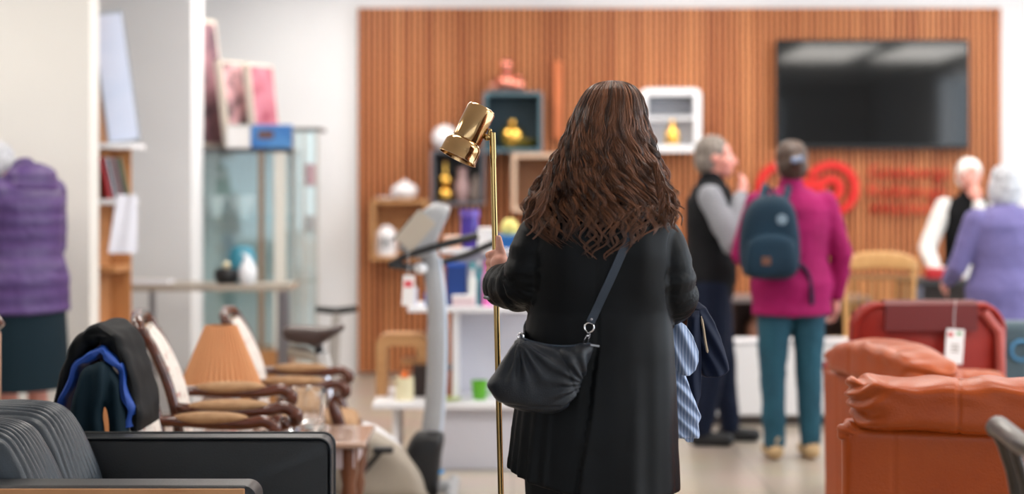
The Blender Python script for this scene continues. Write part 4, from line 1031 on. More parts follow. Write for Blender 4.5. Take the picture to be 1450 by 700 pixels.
for txt, x0, y0, wpx in (('Göteborgs', 1231, 252, 112), ('Räddnings-', 1231, 279, 114), ('mission', 1234, 303, 88)):
    cu = bpy.data.curves.new('lettering', 'FONT'); cu.body = txt; cu.size = .15; cu.extrude = .012; cu.offset = -.003
    o = bpy.data.objects.new('text_line', cu); C.objects.link(o)
    dg = bpy.context.evaluated_depsgraph_get(); me = bpy.data.meshes.new_from_object(o.evaluated_get(dg)); bpy.data.objects.remove(o)
    me.materials.clear(); me.materials.append(red_m)
    xs = [v.co.x for v in me.vertices]; wd = wpx/(FP/12.61); k_ = wd/(max(xs)-min(xs)); p0 = q3(x0, y0, 12.61)
    for v in me.vertices: v.co = Vector((p0.x+(v.co.x-min(xs))*k_-sg.location.x, 12.61-v.co.z-sg.location.y, p0.z+v.co.y*k_-sg.location.z))
    o = bpy.data.objects.new('text_line', me); C.objects.link(o); o.parent = sg

# ------------------------------------------------------------------ box shelves on the slatted wall
def box_shelf(x0, y0, x1, y1, lab, mo, mi, th=.022, Y=12.36, dep=.28, rad=.0, mid=None):
    a, b_ = px(x0, y1, Y), px(x1, y0, Y); e = empty('box_shelf', ((a.x+b_.x)/2, Y+dep/2, a.z)); tag(e, lab, 'wall shelf')
    o_ = arch_outline(a.x, b_.x, a.z, b_.z, max(rad, .003), 5); i_ = arch_outline(a.x+th, b_.x-th, a.z+th, b_.z-th, max(rad-th, .002), 5)
    V = []; F = []; n = len(o_)
    for ring, y in ((o_, Y), (o_, Y+dep), (i_, Y+dep), (i_, Y)): V += [Vector((p[0], y, p[1])) for p in ring]
    for r_ in range(4):
        for j in range(n): F.append((r_*n+j, r_*n+(j+1) % n, ((r_+1) % 4)*n+(j+1) % n, ((r_+1) % 4)*n+j))
    MB().add(V, F).build('frame', mo, e, auto=40)
    MB().box(((a.x+b_.x)/2, Y+dep-.012, (a.z+b_.z)/2), (b_.x-a.x-th*1.2, .012, b_.z-a.z-th*1.2)).build('back_board', mi, e, smooth=False)
    if mid: MB().box(((a.x+b_.x)/2, Y+dep/2, px(0, mid, Y).z), (b_.x-a.x-th*1.5, dep-.03, .02)).build('divider', mo, e, smooth=False)
    return e, a, b_
teal_p = mat('teal_paint', rgb(86, 116, 128), .5); teal_i = mat('dark_teal_paint', rgb(44, 66, 78), .6)
grey_p = mat('grey_paint', rgb(96, 96, 104), .5); char_i = mat('charcoal_paint', rgb(40, 42, 46), .6)
pale_w = mat('pale_ash', rgb(214, 184, 160), .5); brown_i = mat('brown_board', rgb(130, 92, 64), .6); grey_i = mat('grey_board', rgb(140, 142, 148), .6)
gold = mat('gold_glaze', rgb(235, 185, 90), .15, 1.0); pinkglass = mat('copper_glaze', rgb(232, 150, 130), .12, .9); porcelain = mat('white_porcelain', rgb(238, 236, 240), .25)
box_shelf(685, 130, 768, 215, 'teal square box shelf high on the slatted wall, gold ornament inside', teal_p, teal_i)
box_shelf(610, 212, 686, 291, 'grey box shelf with charcoal back on the slatted wall beside the brass lamp', grey_p, char_i)
box_shelf(725, 217, 800, 300, 'pale ash box shelf half hidden behind the brown hair', pale_w, brown_i, .03)
box_shelf(525, 283, 606, 368, 'oak box shelf lowest and leftmost on the slatted wall', wood_oak, wood_pine, .026)
box_shelf(907, 125, 993, 215, 'white box shelf with rounded corners right of the brown hair', white_lac, white_lac, .05, rad=.05, mid=167)
rect('rear_panel', 918, 140, 981, 163, 12.52, .008, grey_i, [o for o in C.objects if o.get('label', '').startswith('white box shelf')][0])
def thing_lathe(name, x, ybase, Y, prof, m, lab, cat, group=None, sc_=1.0, z=None):
    p = px(x, ybase, Y); 
    if z is not None: p.z = z
    o = MB().lathe([(r_*sc_, z_*sc_) for r_, z_ in prof], (0, 0, 0), None, 28).build(name, m, None)
    o.location = p; tag(o, lab, cat, group); o['_local'] = 1; return o
def ballprof(r, neck=0.0, n=10): return [(0, 0)]+[(r*math.sin(PI*(.12+.88*i/n)), r-r*math.cos(PI*(.12+.88*i/n))-r*(1-math.cos(PI*.12))) for i in range(n)]+([(neck, 1.93*r), (neck, 2.2*r), (0, 2.2*r)] if neck else [(0, 1.95*r)])
def ztop(y, Y=12.36): return px(0, y, Y).z
thing_lathe('ornament', 725, 208, 12.46, ballprof(.095, .03), gold, 'shiny gold round ornament inside the teal box shelf', 'ornament', z=ztop(215)+.024)
thing_lathe('bowl', 742, 208, 12.52, [(0, 0), (.05, 0), (.11, .05), (.12, .07), (.10, .06), (0, .02)], gold, 'low gold bowl inside the teal box shelf beside the round ornament', 'bowl', z=ztop(215)+.024)
v_ = thing_lathe('vase', 717, 130, 12.48, ballprof(.075, .035), pinkglass, 'round copper pink vase standing on the teal box shelf', 'vase', z=ztop(130)+.002)
MB().lathe(ballprof(.05), (0, 0, .155), None, 24).build('upper_bulb', pinkglass, v_)
thing_lathe('vase', 734, 130, 12.46, ballprof(.055, .02), pinkglass, 'small copper pink bottle vase right of the round copper vase', 'vase', z=ztop(130)+.002)
thing_lathe('vase', 700, 130, 12.50, ballprof(.045, .02), mat('smoky_rose', rgb(190, 130, 110), .15, .6), 'smoky rose bud vase left of the round copper vase', 'vase', z=ztop(130)+.002)
thing_lathe('globe', 630, 212, 12.48, ballprof(.095), porcelain, 'plain white globe standing on top of the grey box shelf', 'globe', z=ztop(212)+.002)
g1 = thing_lathe('figurine', 630, 288, 12.46, ballprof(.058), gold, 'two-ball gold figurine inside the grey box shelf', 'figurine', z=ztop(291)+.024)
MB().lathe(ballprof(.052), (0, 0, .11), None, 24).build('upper_ball', gold, g1); MB().lathe([(0, .2), (.02, .2), (.012, .24), (.02, .30), (0, .31)], (0, 0, 0), None, 16).build('finial', gold, g1)
thing_lathe('vase', 655, 288, 12.48, [(0, 0), (.03, 0), (.05, .05), (.055, .12), (.03, .2), (.04, .25), (0, .25)], mat('rosy_ceramic', rgb(170, 140, 140), .3), 'dusty rose ceramic vase inside the grey box shelf', 'vase', z=ztop(291)+.024)
thing_lathe('vase', 674, 288, 12.48, [(0, 0), (.03, 0), (.045, .05), (.03, .14), (.015, .2), (0, .2)], mat('taupe_ceramic', rgb(140, 126, 120), .3), 'slim taupe vase at the right inside the grey box shelf', 'vase', z=ztop(291)+.024)
thing_lathe('sugar_bowl', 573, 283, 12.46, [(0, 0), (.05, 0), (.09, .03), (.10, .07), (.08, .10), (.03, .125), (.015, .14), (0, .15)], porcelain, 'white porcelain lidded bowl on top of the oak box shelf', 'bowl', z=ztop(283)+.002)
thing_lathe('saucer', 548, 283, 12.44, [(0, 0), (.04, 0), (.08, .015), (.075, .02), (0, .008)], porcelain, 'flat white saucer on the oak box shelf left of the lidded bowl', 'saucer', z=ztop(283)+.002)
lt = thing_lathe('lantern', 547, 362, 12.44, [(0, 0), (.07, 0), (.078, .02), (.07, .17), (.05, .20), (.02, .22), (0, .22)], porcelain, 'white lantern with cut-out dark windows inside the oak box shelf', 'lantern', z=ztop(368)+.027)
for k in range(3): MB().box((-.03+.03*k, -.072, .10), (.016, .01, .09), None, .003).build('opening', char_i, lt)
thing_lathe('bottle', 952, 208, 12.44, [(0, 0), (.045, 0), (.055, .03), (.05, .10), (.02, .14), (.022, .19), (0, .19)], gold, 'small gold bottle inside the lower half of the white rounded box shelf', 'bottle', z=ztop(215)+.052)
pl_ = MB().box((0, 0, 0), (.07, .03, .58), None, .008).build('wooden_plaque', mat('red_cedar', rgb(200, 112, 66), .35), None)
pl_.location = px(790, 142, 12.62); tag(pl_, 'narrow upright red cedar plaque on the slatted wall above the pale shelf', 'plaque')
MB().torus((0, 0, .32), .02, .004, rotm('X', 90), 16, 6).build('hanging_ring', steel, pl_).location = -Vector((0, 0, 0))

# ------------------------------------------------------------------ white stepped display unit with goods
du = empty('display_unit', (-.3, 8.7, 0)); tag(du, 'white stepped display unit carrying household goods left of the long-haired person', 'display unit')
def bxz(name, x0, x1, y0, y1, z0, z1, m, parent, bev=.004): return MB().box(((x0+x1)/2, (y0+y1)/2, (z0+z1)/2), (x1-x0, y1-y0, z1-z0), bev=bev).build(name, m, parent)
bxz('plinth', -.43, .14, 8.46, 8.98, 0, .31, mat('lilac_white', rgb(206, 206, 216), .5), du)
bxz('platform', -.69, .16, 8.38, 9.02, .31, .342, white_lac, du)
bxz('leg', -.60, -.57, 8.5, 8.9, 0, .31, white_lac, du)
bxz('rear_panel', -.30, .14, 8.80, 8.84, .342, 1.09, MATS['lilac_white'], du)
bxz('middle_shelf', -.52, .16, 8.44, 8.86, .785, .812, white_lac, du)
bxz('top_shelf', -.36, .16, 8.52, 8.86, 1.075, 1.10, white_lac, du)
bxz('bracket', -.30, -.27, 8.50, 8.80, .342, .785, white_lac, du)
sb = lambda r_, h, nk=.4: [(0, 0), (r_, 0), (r_*1.02, .01), (r_, h*.72), (r_*nk, h*.8), (r_*nk, h), (0, h)]
def goods(name, x, Y, zb, prof, m, lab, cat, capm=None, caph=.03):
    o = MB().lathe(prof, (0, 0, 0), None, 24).build(name, m, None); o.location = ((x-725)/FP*Y, Y, zb); o['_local'] = 1; tag(o, lab, cat)
    if capm: zt = max(p[1] for p in prof); r_ = prof[-2][0]*1.15; MB().lathe([(0, zt-.002), (r_, zt-.002), (r_, zt+caph), (0, zt+caph)], (0, 0, 0), None, 20).build('cap', capm, o)
    return o
def crate(name, x0, x1, Y, d, zb, h, m, lab, cat, lid=None):
    a, b_ = (x0-725)/FP*Y, (x1-725)/FP*Y; o = MB().box((0, 0, h/2), (b_-a, d, h), None, .006).build(name, m, None); o.location = ((a+b_)/2, Y+d/2, zb); o['_local'] = 1; tag(o, lab, cat)
    if lid: MB().box((0, 0, h+.006), ((b_-a)*1.02, d*1.02, .014), None, .004).build('lid', lid, o)
    return o
purple = mat('purple_glass', rgb(70, 50, 150), .2); purple_l = mat('violet_lid', rgb(110, 86, 180), .3); blue_p = mat('blue_plastic', rgb(30, 96, 170), .35); teal_b = mat('turquoise_plastic', rgb(70, 170, 180), .35)
pink_p = mat('pink_plastic', rgb(232, 120, 190), .35); cream_p = mat('cream_ceramic', rgb(232, 222, 186), .4); yellow_p = mat('pale_yellow_yarn', rgb(228, 216, 130), .8); green_p = mat('green_glaze', rgb(96, 176, 44), .3)
goods('jar', 665, 8.60, 1.10, [(0, 0), (.045, 0), (.048, .02), (.046, .14), (.044, .16), (0, .16)], purple, 'tall purple jar with violet lid on the top shelf of the display unit', 'jar', purple_l, .035)
crate('box', 628, 653, 8.54, .12, 1.10, .05, mat('salmon_card', rgb(230, 180, 156), .6), 'salmon coloured box at the left end of the top display shelf', 'box', mat('pale_salmon', rgb(240, 208, 190), .6))
crate('box', 676, 699, 8.54, .14, 1.10, .09, white_lac, 'white box on the top display shelf right of the purple jar', 'box', MATS['white_card'])
crate('box', 703, 745, 8.54, .16, 1.10, .055, blue_p, 'bright blue box on the top display shelf behind the lamp pole', 'box', mat('light_blue_card', rgb(70, 130, 190), .5))
yb = goods('yarn_ball', 722, 8.61, 1.157, ballprof(.048), yellow_p, 'pale yellow ball of yarn lying on the bright blue box', 'yarn ball'); displace(yb, lambda p, n: .003*math.sin(p.x*300+p.z*260))
crate('storage_bag', 632, 660, 8.50, .2, .812, .20, mat('navy_blue_bag', rgb(24, 60, 130), .6), 'blue storage bag standing on the middle display shelf', 'bag', mat('royal_trim', rgb(34, 90, 190), .5))
goods('bottle', 669, 8.50, .812, sb(.020, .19, .5), mat('milky_plastic', rgb(225, 230, 228), .3), 'milky white bottle on the middle display shelf beside the turquoise one', 'bottle', teal_b)
goods('bottle', 678, 8.54, .812, sb(.020, .20, .5), teal_b, 'turquoise bottle on the middle display shelf', 'bottle', white_lac)
goods('bottle', 690, 8.50, .812, sb(.026, .20, .5), pink_p, 'bright pink bottle on the middle display shelf next to the lamp pole', 'bottle', mat('magenta_cap', rgb(200, 70, 150), .4))
crate('carton', 640, 672, 8.455, .05, .812, .045, mat('pale_pink_card', rgb(228, 206, 212), .6), 'pale pink carton lying at the front of the middle display shelf', 'carton', MATS['white_card'])
crate('carton', 712, 742, 8.52, .16, .812, .16, mat('lavender_card', rgb(196, 190, 216), .6), 'lavender carton on the middle display shelf right of the lamp pole', 'carton', MATS['white_card'])
crate('box', 601, 628, 8.50, .14, .812, .05, blue_p, 'flat blue box at the left of the middle display shelf behind the bike column', 'box', MATS['royal_trim'])
goods('bottle', 584, 8.54, .812, sb(.026, .12, .45), mat('frosted_white', rgb(220, 220, 230), .3), 'frosted white bottle at the very left end of the middle display shelf', 'bottle', mat('rose_cap', rgb(210, 120, 140), .4))
# oak arch stool, candle, planter, cup, plate on the platform
st_ = empty('stool', ((568-725)/FP*8.72, 8.72, .342)); tag(st_, 'light oak arched stool standing on the low platform of the display unit', 'stool')
k_ = 8.65; oo = arch_outline(px(532, 0, k_).x, px(606, 0, k_).x, .342, px(0, 474, k_).z, .06, 6); ii = arch_outline(px(547, 0, k_).x, px(590, 0, k_).x, .342, px(0, 490, k_).z, .03, 6)
def inv_u(o_, i_):   # open at the bottom
    o2 = o_[7:21]; i2 = i_[7:21]; o2 = [(o2[0][0], .342)]+o2+[(o2[-1][0], .342)]; i2 = [(i2[0][0], .342)]+i2+[(i2[-1][0], .342)]
    V = []; F = []; n = len(o2)
    for ring, y in ((o2, k_), (i2, k_), (i2, k_+.2), (o2, k_+.2)): V += [Vector((p[0], y, p[1])) for p in ring]
    for r_ in range(4):
        for j in range(n-1): F.append((r_*n+j, r_*n+j+1, ((r_+1) % 4)*n+j+1, ((r_+1) % 4)*n+j))
    F += [(0, n, 2*n, 3*n), (n-1, 2*n-1, 3*n-1, 4*n-1)]
    return MB().add(V, F)
inv_u(oo, ii).build('arch_frame', wood_oak, st_, auto=40)
bxz('cross_rail', px(590, 0, k_).x-.08, px(606, 0, k_).x-.03, k_+.03, k_+.17, .50, .525, wood_oak, st_)
cn = goods('candle', 573, 8.50, .342, [(0, 0), (.046, 0), (.047, .01), (.046, .115), (.03, .112), (0, .110)], cream_p, 'cream pillar candle with orange top on the display platform', 'candle')
MB().lathe([(0, .108), (.02, .112), (.026, .12), (.012, .135), (0, .15)], (0, 0, 0), None, 16).build('flame_shaped_top', mat('orange_wax', rgb(226, 110, 40), .5), cn)
crate('storage_box', 584, 606, 8.62, .12, .342, .15, mat('dark_brown_box', rgb(48, 36, 34), .6), 'dark brown box on the display platform beside the cream candle', 'box', mat('brown_lid', rgb(70, 52, 46), .6))
crate('book', 629, 642, 8.60, .14, .342, .14, mat('copper_spine', rgb(170, 84, 44), .5), 'copper orange and navy book standing behind the bike column on the platform', 'book', navy_cloth)
goods('cup', 679, 8.52, .342, [(0, 0), (.030, 0), (.034, .01), (.042, .095), (.040, .095), (.030, .012), (0, .012)], green_p, 'bright green cup on the display platform', 'cup')
MB().torus((.045, 0, .05), .022, .005, rotm('X', 90), 18, 6).build('handle', green_p, [o for o in C.objects if o.get('category') == 'cup'][0])
goods('plate', 632, 8.46, .342, [(0, 0), (.03, 0), (.075, .012), (.074, .016), (.03, .005), (0, .005)], mat('lime_glaze', rgb(190, 205, 130), .3), 'pale lime plate lying on the display platform', 'plate')

# ------------------------------------------------------------------ left: cabinets, frames, console table
cab = empty('glass_cabinet', (-1.7, 11.0, 0)); tag(cab, 'tall glass display cabinet with wooden base and framed pictures on top', 'display cabinet')
YC0, YC1 = 10.98, 11.36
def cz(y, Y=YC0): return px(0, y, Y).z
def cx(x, Y=YC0): return px(x, 0, Y).x
xa, xb = cx(268), cx(413)
dark_al = mat('dark_aluminium', rgb(92, 90, 90), .4, .6); alum = mat('pale_aluminium', rgb(196, 196, 190), .4, .5)
bxz('top_panel', xa, xb, YC0, YC1, cz(216), cz(210), dark_al, cab); bxz('wooden_base', xa, xb, YC0, YC1, .0, cz(496), wood_pine, cab)
bxz('left_pane', xa, xa+.008, YC0, YC1, cz(496), cz(216), pane_m, cab, 0); bxz('front_pane', xa+.02, cx(366), YC0, YC0+.008, cz(496), cz(216), pane_m, cab, 0)
bxz('front_pane', cx(374), xb-.02, YC0, YC0+.008, cz(496), cz(216), pane_m, cab, 0)
bxz('rear_mirror', xa, xb, YC1-.01, YC1, cz(496), cz(216), mat('blue_grey_back', rgb(200, 210, 212), .6), cab, 0)
bxz('centre_post', cx(366), cx(374), YC0-.01, YC0+.02, cz(496), cz(216), mat('bronze_post', rgb(142, 118, 96), .4), cab)
bxz('side_post', cx(388), cx(405), YC0-.012, YC0+.03, cz(496), cz(216), mat('ivory_post', rgb(226, 224, 216), .5), cab)
for yy in (302, 400): bxz('glass_shelf', xa+.01, xb-.01, YC0+.03, YC1-.02, cz(yy+9), cz(yy+9)+.012, glassy('shelf_glass', (.8, .9, .9, 1), .85), cab, 0)
zs = cz(311)+.013; zs2 = cz(409)+.013
for x_, r_, lab in ((305, .075, 'white porcelain bowl at the left of the upper glass shelf in the cabinet'), (343, .085, 'white porcelain bowl at the right of the upper glass shelf in the cabinet')):
    o = MB().lathe([(0, 0), (r_*.5, 0), (r_*.55, .02), (r_*.95, .07), (r_, .14), (r_*.93, .14), (r_*.85, .07), (0, .03)], (0, 0, 0), None, 28).build('bowl', porcelain, None); o.location = (cx(x_, 11.15), 11.15, zs); tag(o, lab, 'bowl')
# second slim glass tower on the right
tw = empty('glass_tower', (cx(434), 11.1, 0)); tag(tw, 'slim glass showcase tower between the large cabinet and the white wall', 'display cabinet')
bxz('top_panel', cx(416), cx(455), 10.95, 11.25, cz(186), cz(181), dark_al, tw); bxz('base', cx(416), cx(452), 10.95, 11.25, 0, .12, alum, tw)
for x_ in (418, 430, 449): bxz('post', cx(x_-2), cx(x_+2), 10.95, 10.975, .12, cz(186), alum, tw)
for (x0, x1) in ((420, 428), (432, 447)): bxz('pane', cx(x0), cx(x1), 10.955, 10.962, .12, cz(186), pane_m, tw, 0)
for yy in (265, 330, 400): bxz('shelf', cx(419), cx(449), 10.98, 11.22, cz(yy), cz(yy)+.01, alum, tw, 0)
for yy, h, m_, lab in ((265, .14, mat('red_tin', rgb(190, 60, 56), .4), 'red tin on the upper shelf of the slim glass tower'), (330, .10, mat('brown_tin', rgb(150, 104, 84), .5), 'brown tin on the middle shelf of the slim glass tower')):
    o = MB().lathe([(0, 0), (.04, 0), (.042, .01), (.042, h-.01), (.038, h), (0, h)], (0, 0, 0), None, 20).build('tin', m_, None); o.location = (cx(438, 11.1), 11.1, cz(yy)+.0105); tag(o, lab, 'tin')
# framed pictures on top of the cabinet
def leaning(name, x, Y, zb, w_, h, th, lean, yaw, mf, mp_, lab):
    e = empty(name, (0, 0, 0), 0, True); tag(e, lab, 'picture')
    MB().box((0, 0, h/2), (w_, th, h), None, .004).build('frame', mf, e)
    MB().box((0, -th/2-.001, h/2), (w_*.9, .003, h*.94)).build('picture_sheet', mp_, e)
    e.rotation_euler = (math.radians(-lean), 0, math.radians(yaw)); e.location = (x, Y, zb); del e['_local']; return e
art1 = mat('dark_abstract_print', rgb(64, 54, 66), .4, col2=rgb(180, 130, 140), nscale=6, detail=2); art2 = mat('mixed_abstract_print', rgb(70, 62, 66), .4, col2=rgb(220, 170, 175), nscale=9, contrast=(.4, .6)); art3 = mat('rose_abstract_print', rgb(150, 60, 82), .4, col2=rgb(210, 140, 155), nscale=7)
canvas = mat('canvas_edge', rgb(214, 204, 190), .8)
ztp = cz(210)+.001
leaning('framed_picture', cx(298, 11.2), 11.19, ztp+.01, .36, .86, .05, 8, 62, canvas, art1, 'tall dark picture leaning at the left on the glass cabinet')
leaning('framed_picture', cx(345, 11.2), 11.19, ztp+.01, .36, .57, .05, 8, 62, canvas, art2, 'grey and pink canvas leaning in the middle on the glass cabinet')
leaning('framed_picture', cx(377, 11.2), 11.19, ztp+.01, .27, .55, .05, 7, 62, canvas, art3, 'rose red canvas leaning at the right on the glass cabinet')
bb_ = MB().box((0, 0, .075), (.27, .09, .15), None, .004).build('box', mat('blue_print_box', rgb(54, 112, 186), .4, col2=rgb(90, 150, 210), nscale=12), None); bb_.location = (cx(384, 10.98), 10.985, ztp); bb_['_local'] = 1
tag(bb_, 'blue printed box on the front of the glass cabinet below the canvases', 'box'); MB().box((-.03, -.0455, .085), (.10, .002, .05)).build('picture_label', mat('brown_print', rgb(110, 80, 70), .5), bb_)
wb2 = MB().box((0, 0, .07), (.16, .09, .14), None, .004).build('box', MATS['white_card'], None); wb2.location = (cx(340, 10.98), 10.985, ztp); wb2['_local'] = 1; tag(wb2, 'white box on the glass cabinet left of the blue printed box', 'box')
MB().box((0, 0, .147), (.165, .094, .014), None, .003).build('lid', alum, wb2)

# wooden shelf unit at the end of the cream wall
YS = 9.30
su = empty('shelf_unit', (px(160, 0, YS).x, YS, 0)); tag(su, 'narrow orange wood shelf unit at the end of the cream wall', 'shelf unit')
sxl = lambda x: px(x, 0, YS).x; szl = lambda y: px(0, y, YS).z
bxz('side_board', sxl(130), sxl(139), YS-.05, YS+.35, 0, szl(22), mat('orange_pine', rgb(190, 138, 94), .5, col2=rgb(168, 114, 72), nscale=4, nstretch=(8, 8, .6)), su)
bxz('rear_board', sxl(139), sxl(168), YS+.30, YS+.32, 0, szl(210), wood_pine, su)
for yy, x1 in ((211, 189), (290, 163), (386, 168), (470, 168)):
    bxz('shelf', sxl(139), sxl(x1), YS-.05, YS+.30, szl(yy), szl(yy-8), white_lac if yy < 300 else wood_pine, su)
zz = szl(203)+.002
pn = empty('framed_picture', (0, 0, 0), 0, True); tag(pn, 'pale blue framed poster leaning on the top of the orange shelf unit', 'picture')
MB().box((0, 0, .365), (.18, .03, .73), None, .004).build('frame', mat('silver_frame', rgb(150, 158, 168), .4), pn); MB().box((0, -.0165, .365), (.155, .003, .70)).build('poster_sheet', mat('pale_blue_print', rgb(190, 202, 226), .5, col2=rgb(206, 212, 232), nscale=5), pn)
del pn['_local']; pn.location = (sxl(175), YS+.02, zz); pn.rotation_euler = (math.radians(-4), math.radians(-7.5), math.radians(18))
for i, (x_, c_, lab) in enumerate(((147, (214, 80, 90), 'red magazine leaning leftmost on the second shelf'), (155, (200, 206, 220), 'pale blue magazine leaning between the red and the grey-green one'), (164, (176, 150, 156), 'mauve magazine leaning on the second shelf'), (173, (110, 130, 110), 'grey green magazine rightmost on the second shelf'))):
    m_ = MB().box((0, 0, .115), (.010, .17, .23), None, .002).build('magazine', mat('cover_%s' % ('red', 'pale', 'mauve', 'green')[i], rgb(*c_), .35), None); m_['_local'] = 1
    m_.location = (sxl(x_), YS+.06, szl(282)+.003); m_.rotation_euler = (0, math.radians(-13), math.radians(30)); tag(m_, lab, 'magazine'); MB().box((.006, 0, .16), (.001, .12, .05)).build('title_block', MATS['white_card'], m_)
bxz('shelf', sxl(163), sxl(182), YS-.02, YS+.25, szl(290), szl(283), white_lac, su)
ps = MB(); rings = []
for i in range(13):
    t = i/12; w0 = .055+.022*t; x0 = sxl(183)-.006*t; rings.append([Vector((x0+w0*(-1+2*j/8)-.012*t, YS-.06-.006*math.sin(j*1.2+t*2)-.02*t, szl(276)-(szl(276)-szl(358))*t)) for j in range(9)]+[Vector((x0+w0*(1-2*j/8)-.012*t, YS-.058-.006*math.sin((8-j)*1.2+t*2)-.02*t, szl(276)-(szl(276)-szl(358))*t)) for j in range(9)])
pso = ps.loft(rings, True).build('paper_sheet', mat('white_paper', rgb(232, 234, 246), .7), None); cc = Vector((sxl(180), YS-.07, szl(358))); pso.data.transform(Matrix.Translation(-cc)); pso.location = cc; tag(pso, 'white paper sheet hanging from the second shelf of the orange shelf unit', 'paper')
# console table in front of the cabinet
YD = 9.75
ct = empty('console_table', (px(282, 0, YD).x, YD+.2, 0)); tag(ct, 'long stone-topped console table on steel legs below the shelf unit', 'table')
dx = lambda x, Y=YD: px(x, 0, Y).x
ztb = px(0, 404, YD).z
bxz('tabletop', dx(152), dx(411), YD, YD+.42, ztb-.035, ztb, mat('stone_top', rgb(170, 160, 148), .35, col2=rgb(150, 140, 128), nscale=12), ct)
for x_ in (166, 196, 384, 404):
    MB().tube([(dx(x_), YD+(.04 if x_ in (166, 404) else .38), 0), (dx(x_), YD+(.04 if x_ in (166, 404) else .38), ztb-.03)], .018, 12).build('leg', steel, ct)
MB().box((dx(282), YD+.38, .30), (dx(404)-dx(166), .02, .02)).build('stretcher', steel, ct)
b1 = MB().lathe([(0, 0), (.034, 0), (.050, .02), (.052, .08), (.045, .10), (.012, .16), (0, .16)], (0, 0, 0), None, 24).build('bottle', mat('pearl_white', rgb(232, 236, 244), .3), None); b1.location = (dx(346), YD+.12, ztb); b1['_local'] = 1; tag(b1, 'white dispenser bottle on the console table', 'bottle'); MB().caps((-.0, 0, .16), (-.03, 0, .175), .010, .006, 10).build('pump', MATS['pearl_white'], b1)
b1 = MB().lathe([(0, 0), (.07, 0), (.085, .06), (.083, .16), (.06, .21), (0, .22)], (0, 0, 0), None, 28).build('vase', mat('teal_ceramic', rgb(60, 140, 165), .3), None); b1.location = (dx(342, YD+.3), YD+.31, ztb); tag(b1, 'teal blue vase behind the white dispenser bottle', 'vase')
b1 = MB().lathe([(0, 0), (.05, 0), (.07, .03), (.072, .07), (.055, .09), (0, .085)], (0, 0, 0), None, 28).build('jar', blk_plastic, None); b1.location = (dx(315), YD+.14, ztb); b1['_local'] = 1; tag(b1, 'low black round jar with cream top on the console table', 'jar'); MB().lathe(ballprof(.022), (0, 0, .088), None, 16).build('knob', cream_p, b1)
fl_ = MB().box((0, 0, .012), (.24, .18, .024), None, .004).build('book', mat('grey_cover', rgb(190, 186, 184), .5), None); fl_.location = (dx(205), YD+.16, ztb); fl_['_local'] = 1; tag(fl_, 'pale grey book lying flat at the left of the console table', 'book'); MB().box((.004, 0, .012), (.234, .182, .016)).build('page_block', MATS['white_paper'], fl_)

# ------------------------------------------------------------------ right: low white partition, dark table, desk, chair
lp = empty('low_partition', (1.4, 10.1, 0)); tag(lp, 'long low white heater casing along the floor behind the shoppers', 'heater casing')
bxz('casing', .82, 2.02, 10.0, 10.16, .06, .492, mat('casing_white', rgb(226, 226, 228), .45), lp, .01); bxz('plinth', .85, 2.0, 10.03, 10.14, 0, .06, mat('plinth_dark', rgb(66, 58, 54), .6), lp)
bxz('top_rail', .82, 2.02, 9.99, 10.17, .492, .506, white_lac, lp, .004)
dt = empty('dark_sideboard', (1.5, 11.2, 0)); tag(dt, 'dark brown sideboard with open compartments behind the white heater casing', 'sideboard')
dwood = mat('dark_sideboard_wood', rgb(70, 46, 36), .4); bxz('top', .95, 2.35, 11.0, 11.45, .66, .69, mat('grey_top', rgb(120, 112, 112), .3), dt); bxz('base', .95, 2.35, 11.0, 11.45, .05, .30, dwood, dt); bxz('rear_board', .95, 2.35, 11.42, 11.45, .30, .66, dwood, dt)
for x_ in (.95, 1.40, 1.85, 2.31): bxz('divider', x_, x_+.04, 11.0, 11.42, .30, .66, dwood, dt)
for x_, c_ in ((1.22, 'copper_spine'), (1.62, 'brown_tin')): 
    o = MB().lathe([(0, 0), (.05, 0), (.075, .08), (.07, .2), (.03, .25), (.035, .28), (0, .28)], (0, 0, 0), None, 20).build('pot', MATS[c_], None); o.location = (x_, 11.2, .30); tag(o, '%s clay pot inside the dark sideboard' % ('copper orange' if x_ < 1.3 else 'brown'), 'pot')
dk = empty('desk', (3.0, 10.75, 0)); tag(dk, 'dark counter desk in front of the white-haired person', 'desk')
bxz('desktop', 2.47, 4.1, 10.45, 10.95, .80, .835, mat('dark_desk', rgb(46, 48, 50), .4), dk); bxz('front_panel', 2.62, 4.05, 10.80, 10.83, .1, .80, mat('desk_panel', rgb(70, 62, 58), .5), dk)
for x_ in (2.52, 4.04): bxz('leg', x_-.025, x_+.025, 10.5, 10.9, 0, .80, steel, dk)
o = MB().box((0, 0, .035), (.22, .10, .07), None, .01).build('card_terminal', mat('red_plastic', rgb(186, 36, 40), .4), None); o.location = (px(1336, 0, 10.6).x, 10.6, .836); o['_local'] = 1; tag(o, 'small red device on the dark desk', 'device'); MB().box((0, -.02, .073), (.12, .04, .006)).build('display', MATS['white_card'], o)
o = MB().box((0, 0, .06), (.18, .12, .12), None, .006).build('paper_tray', MATS['white_card'], None); o.location = (px(1365, 0, 10.6).x+.05, 10.66, .836); o['_local'] = 1; tag(o, 'white tray with papers on the dark desk beside the lilac coat', 'tray'); MB().box((0, 0, .124), (.15, .10, .01)).build('paper', MATS['white_paper'], o)
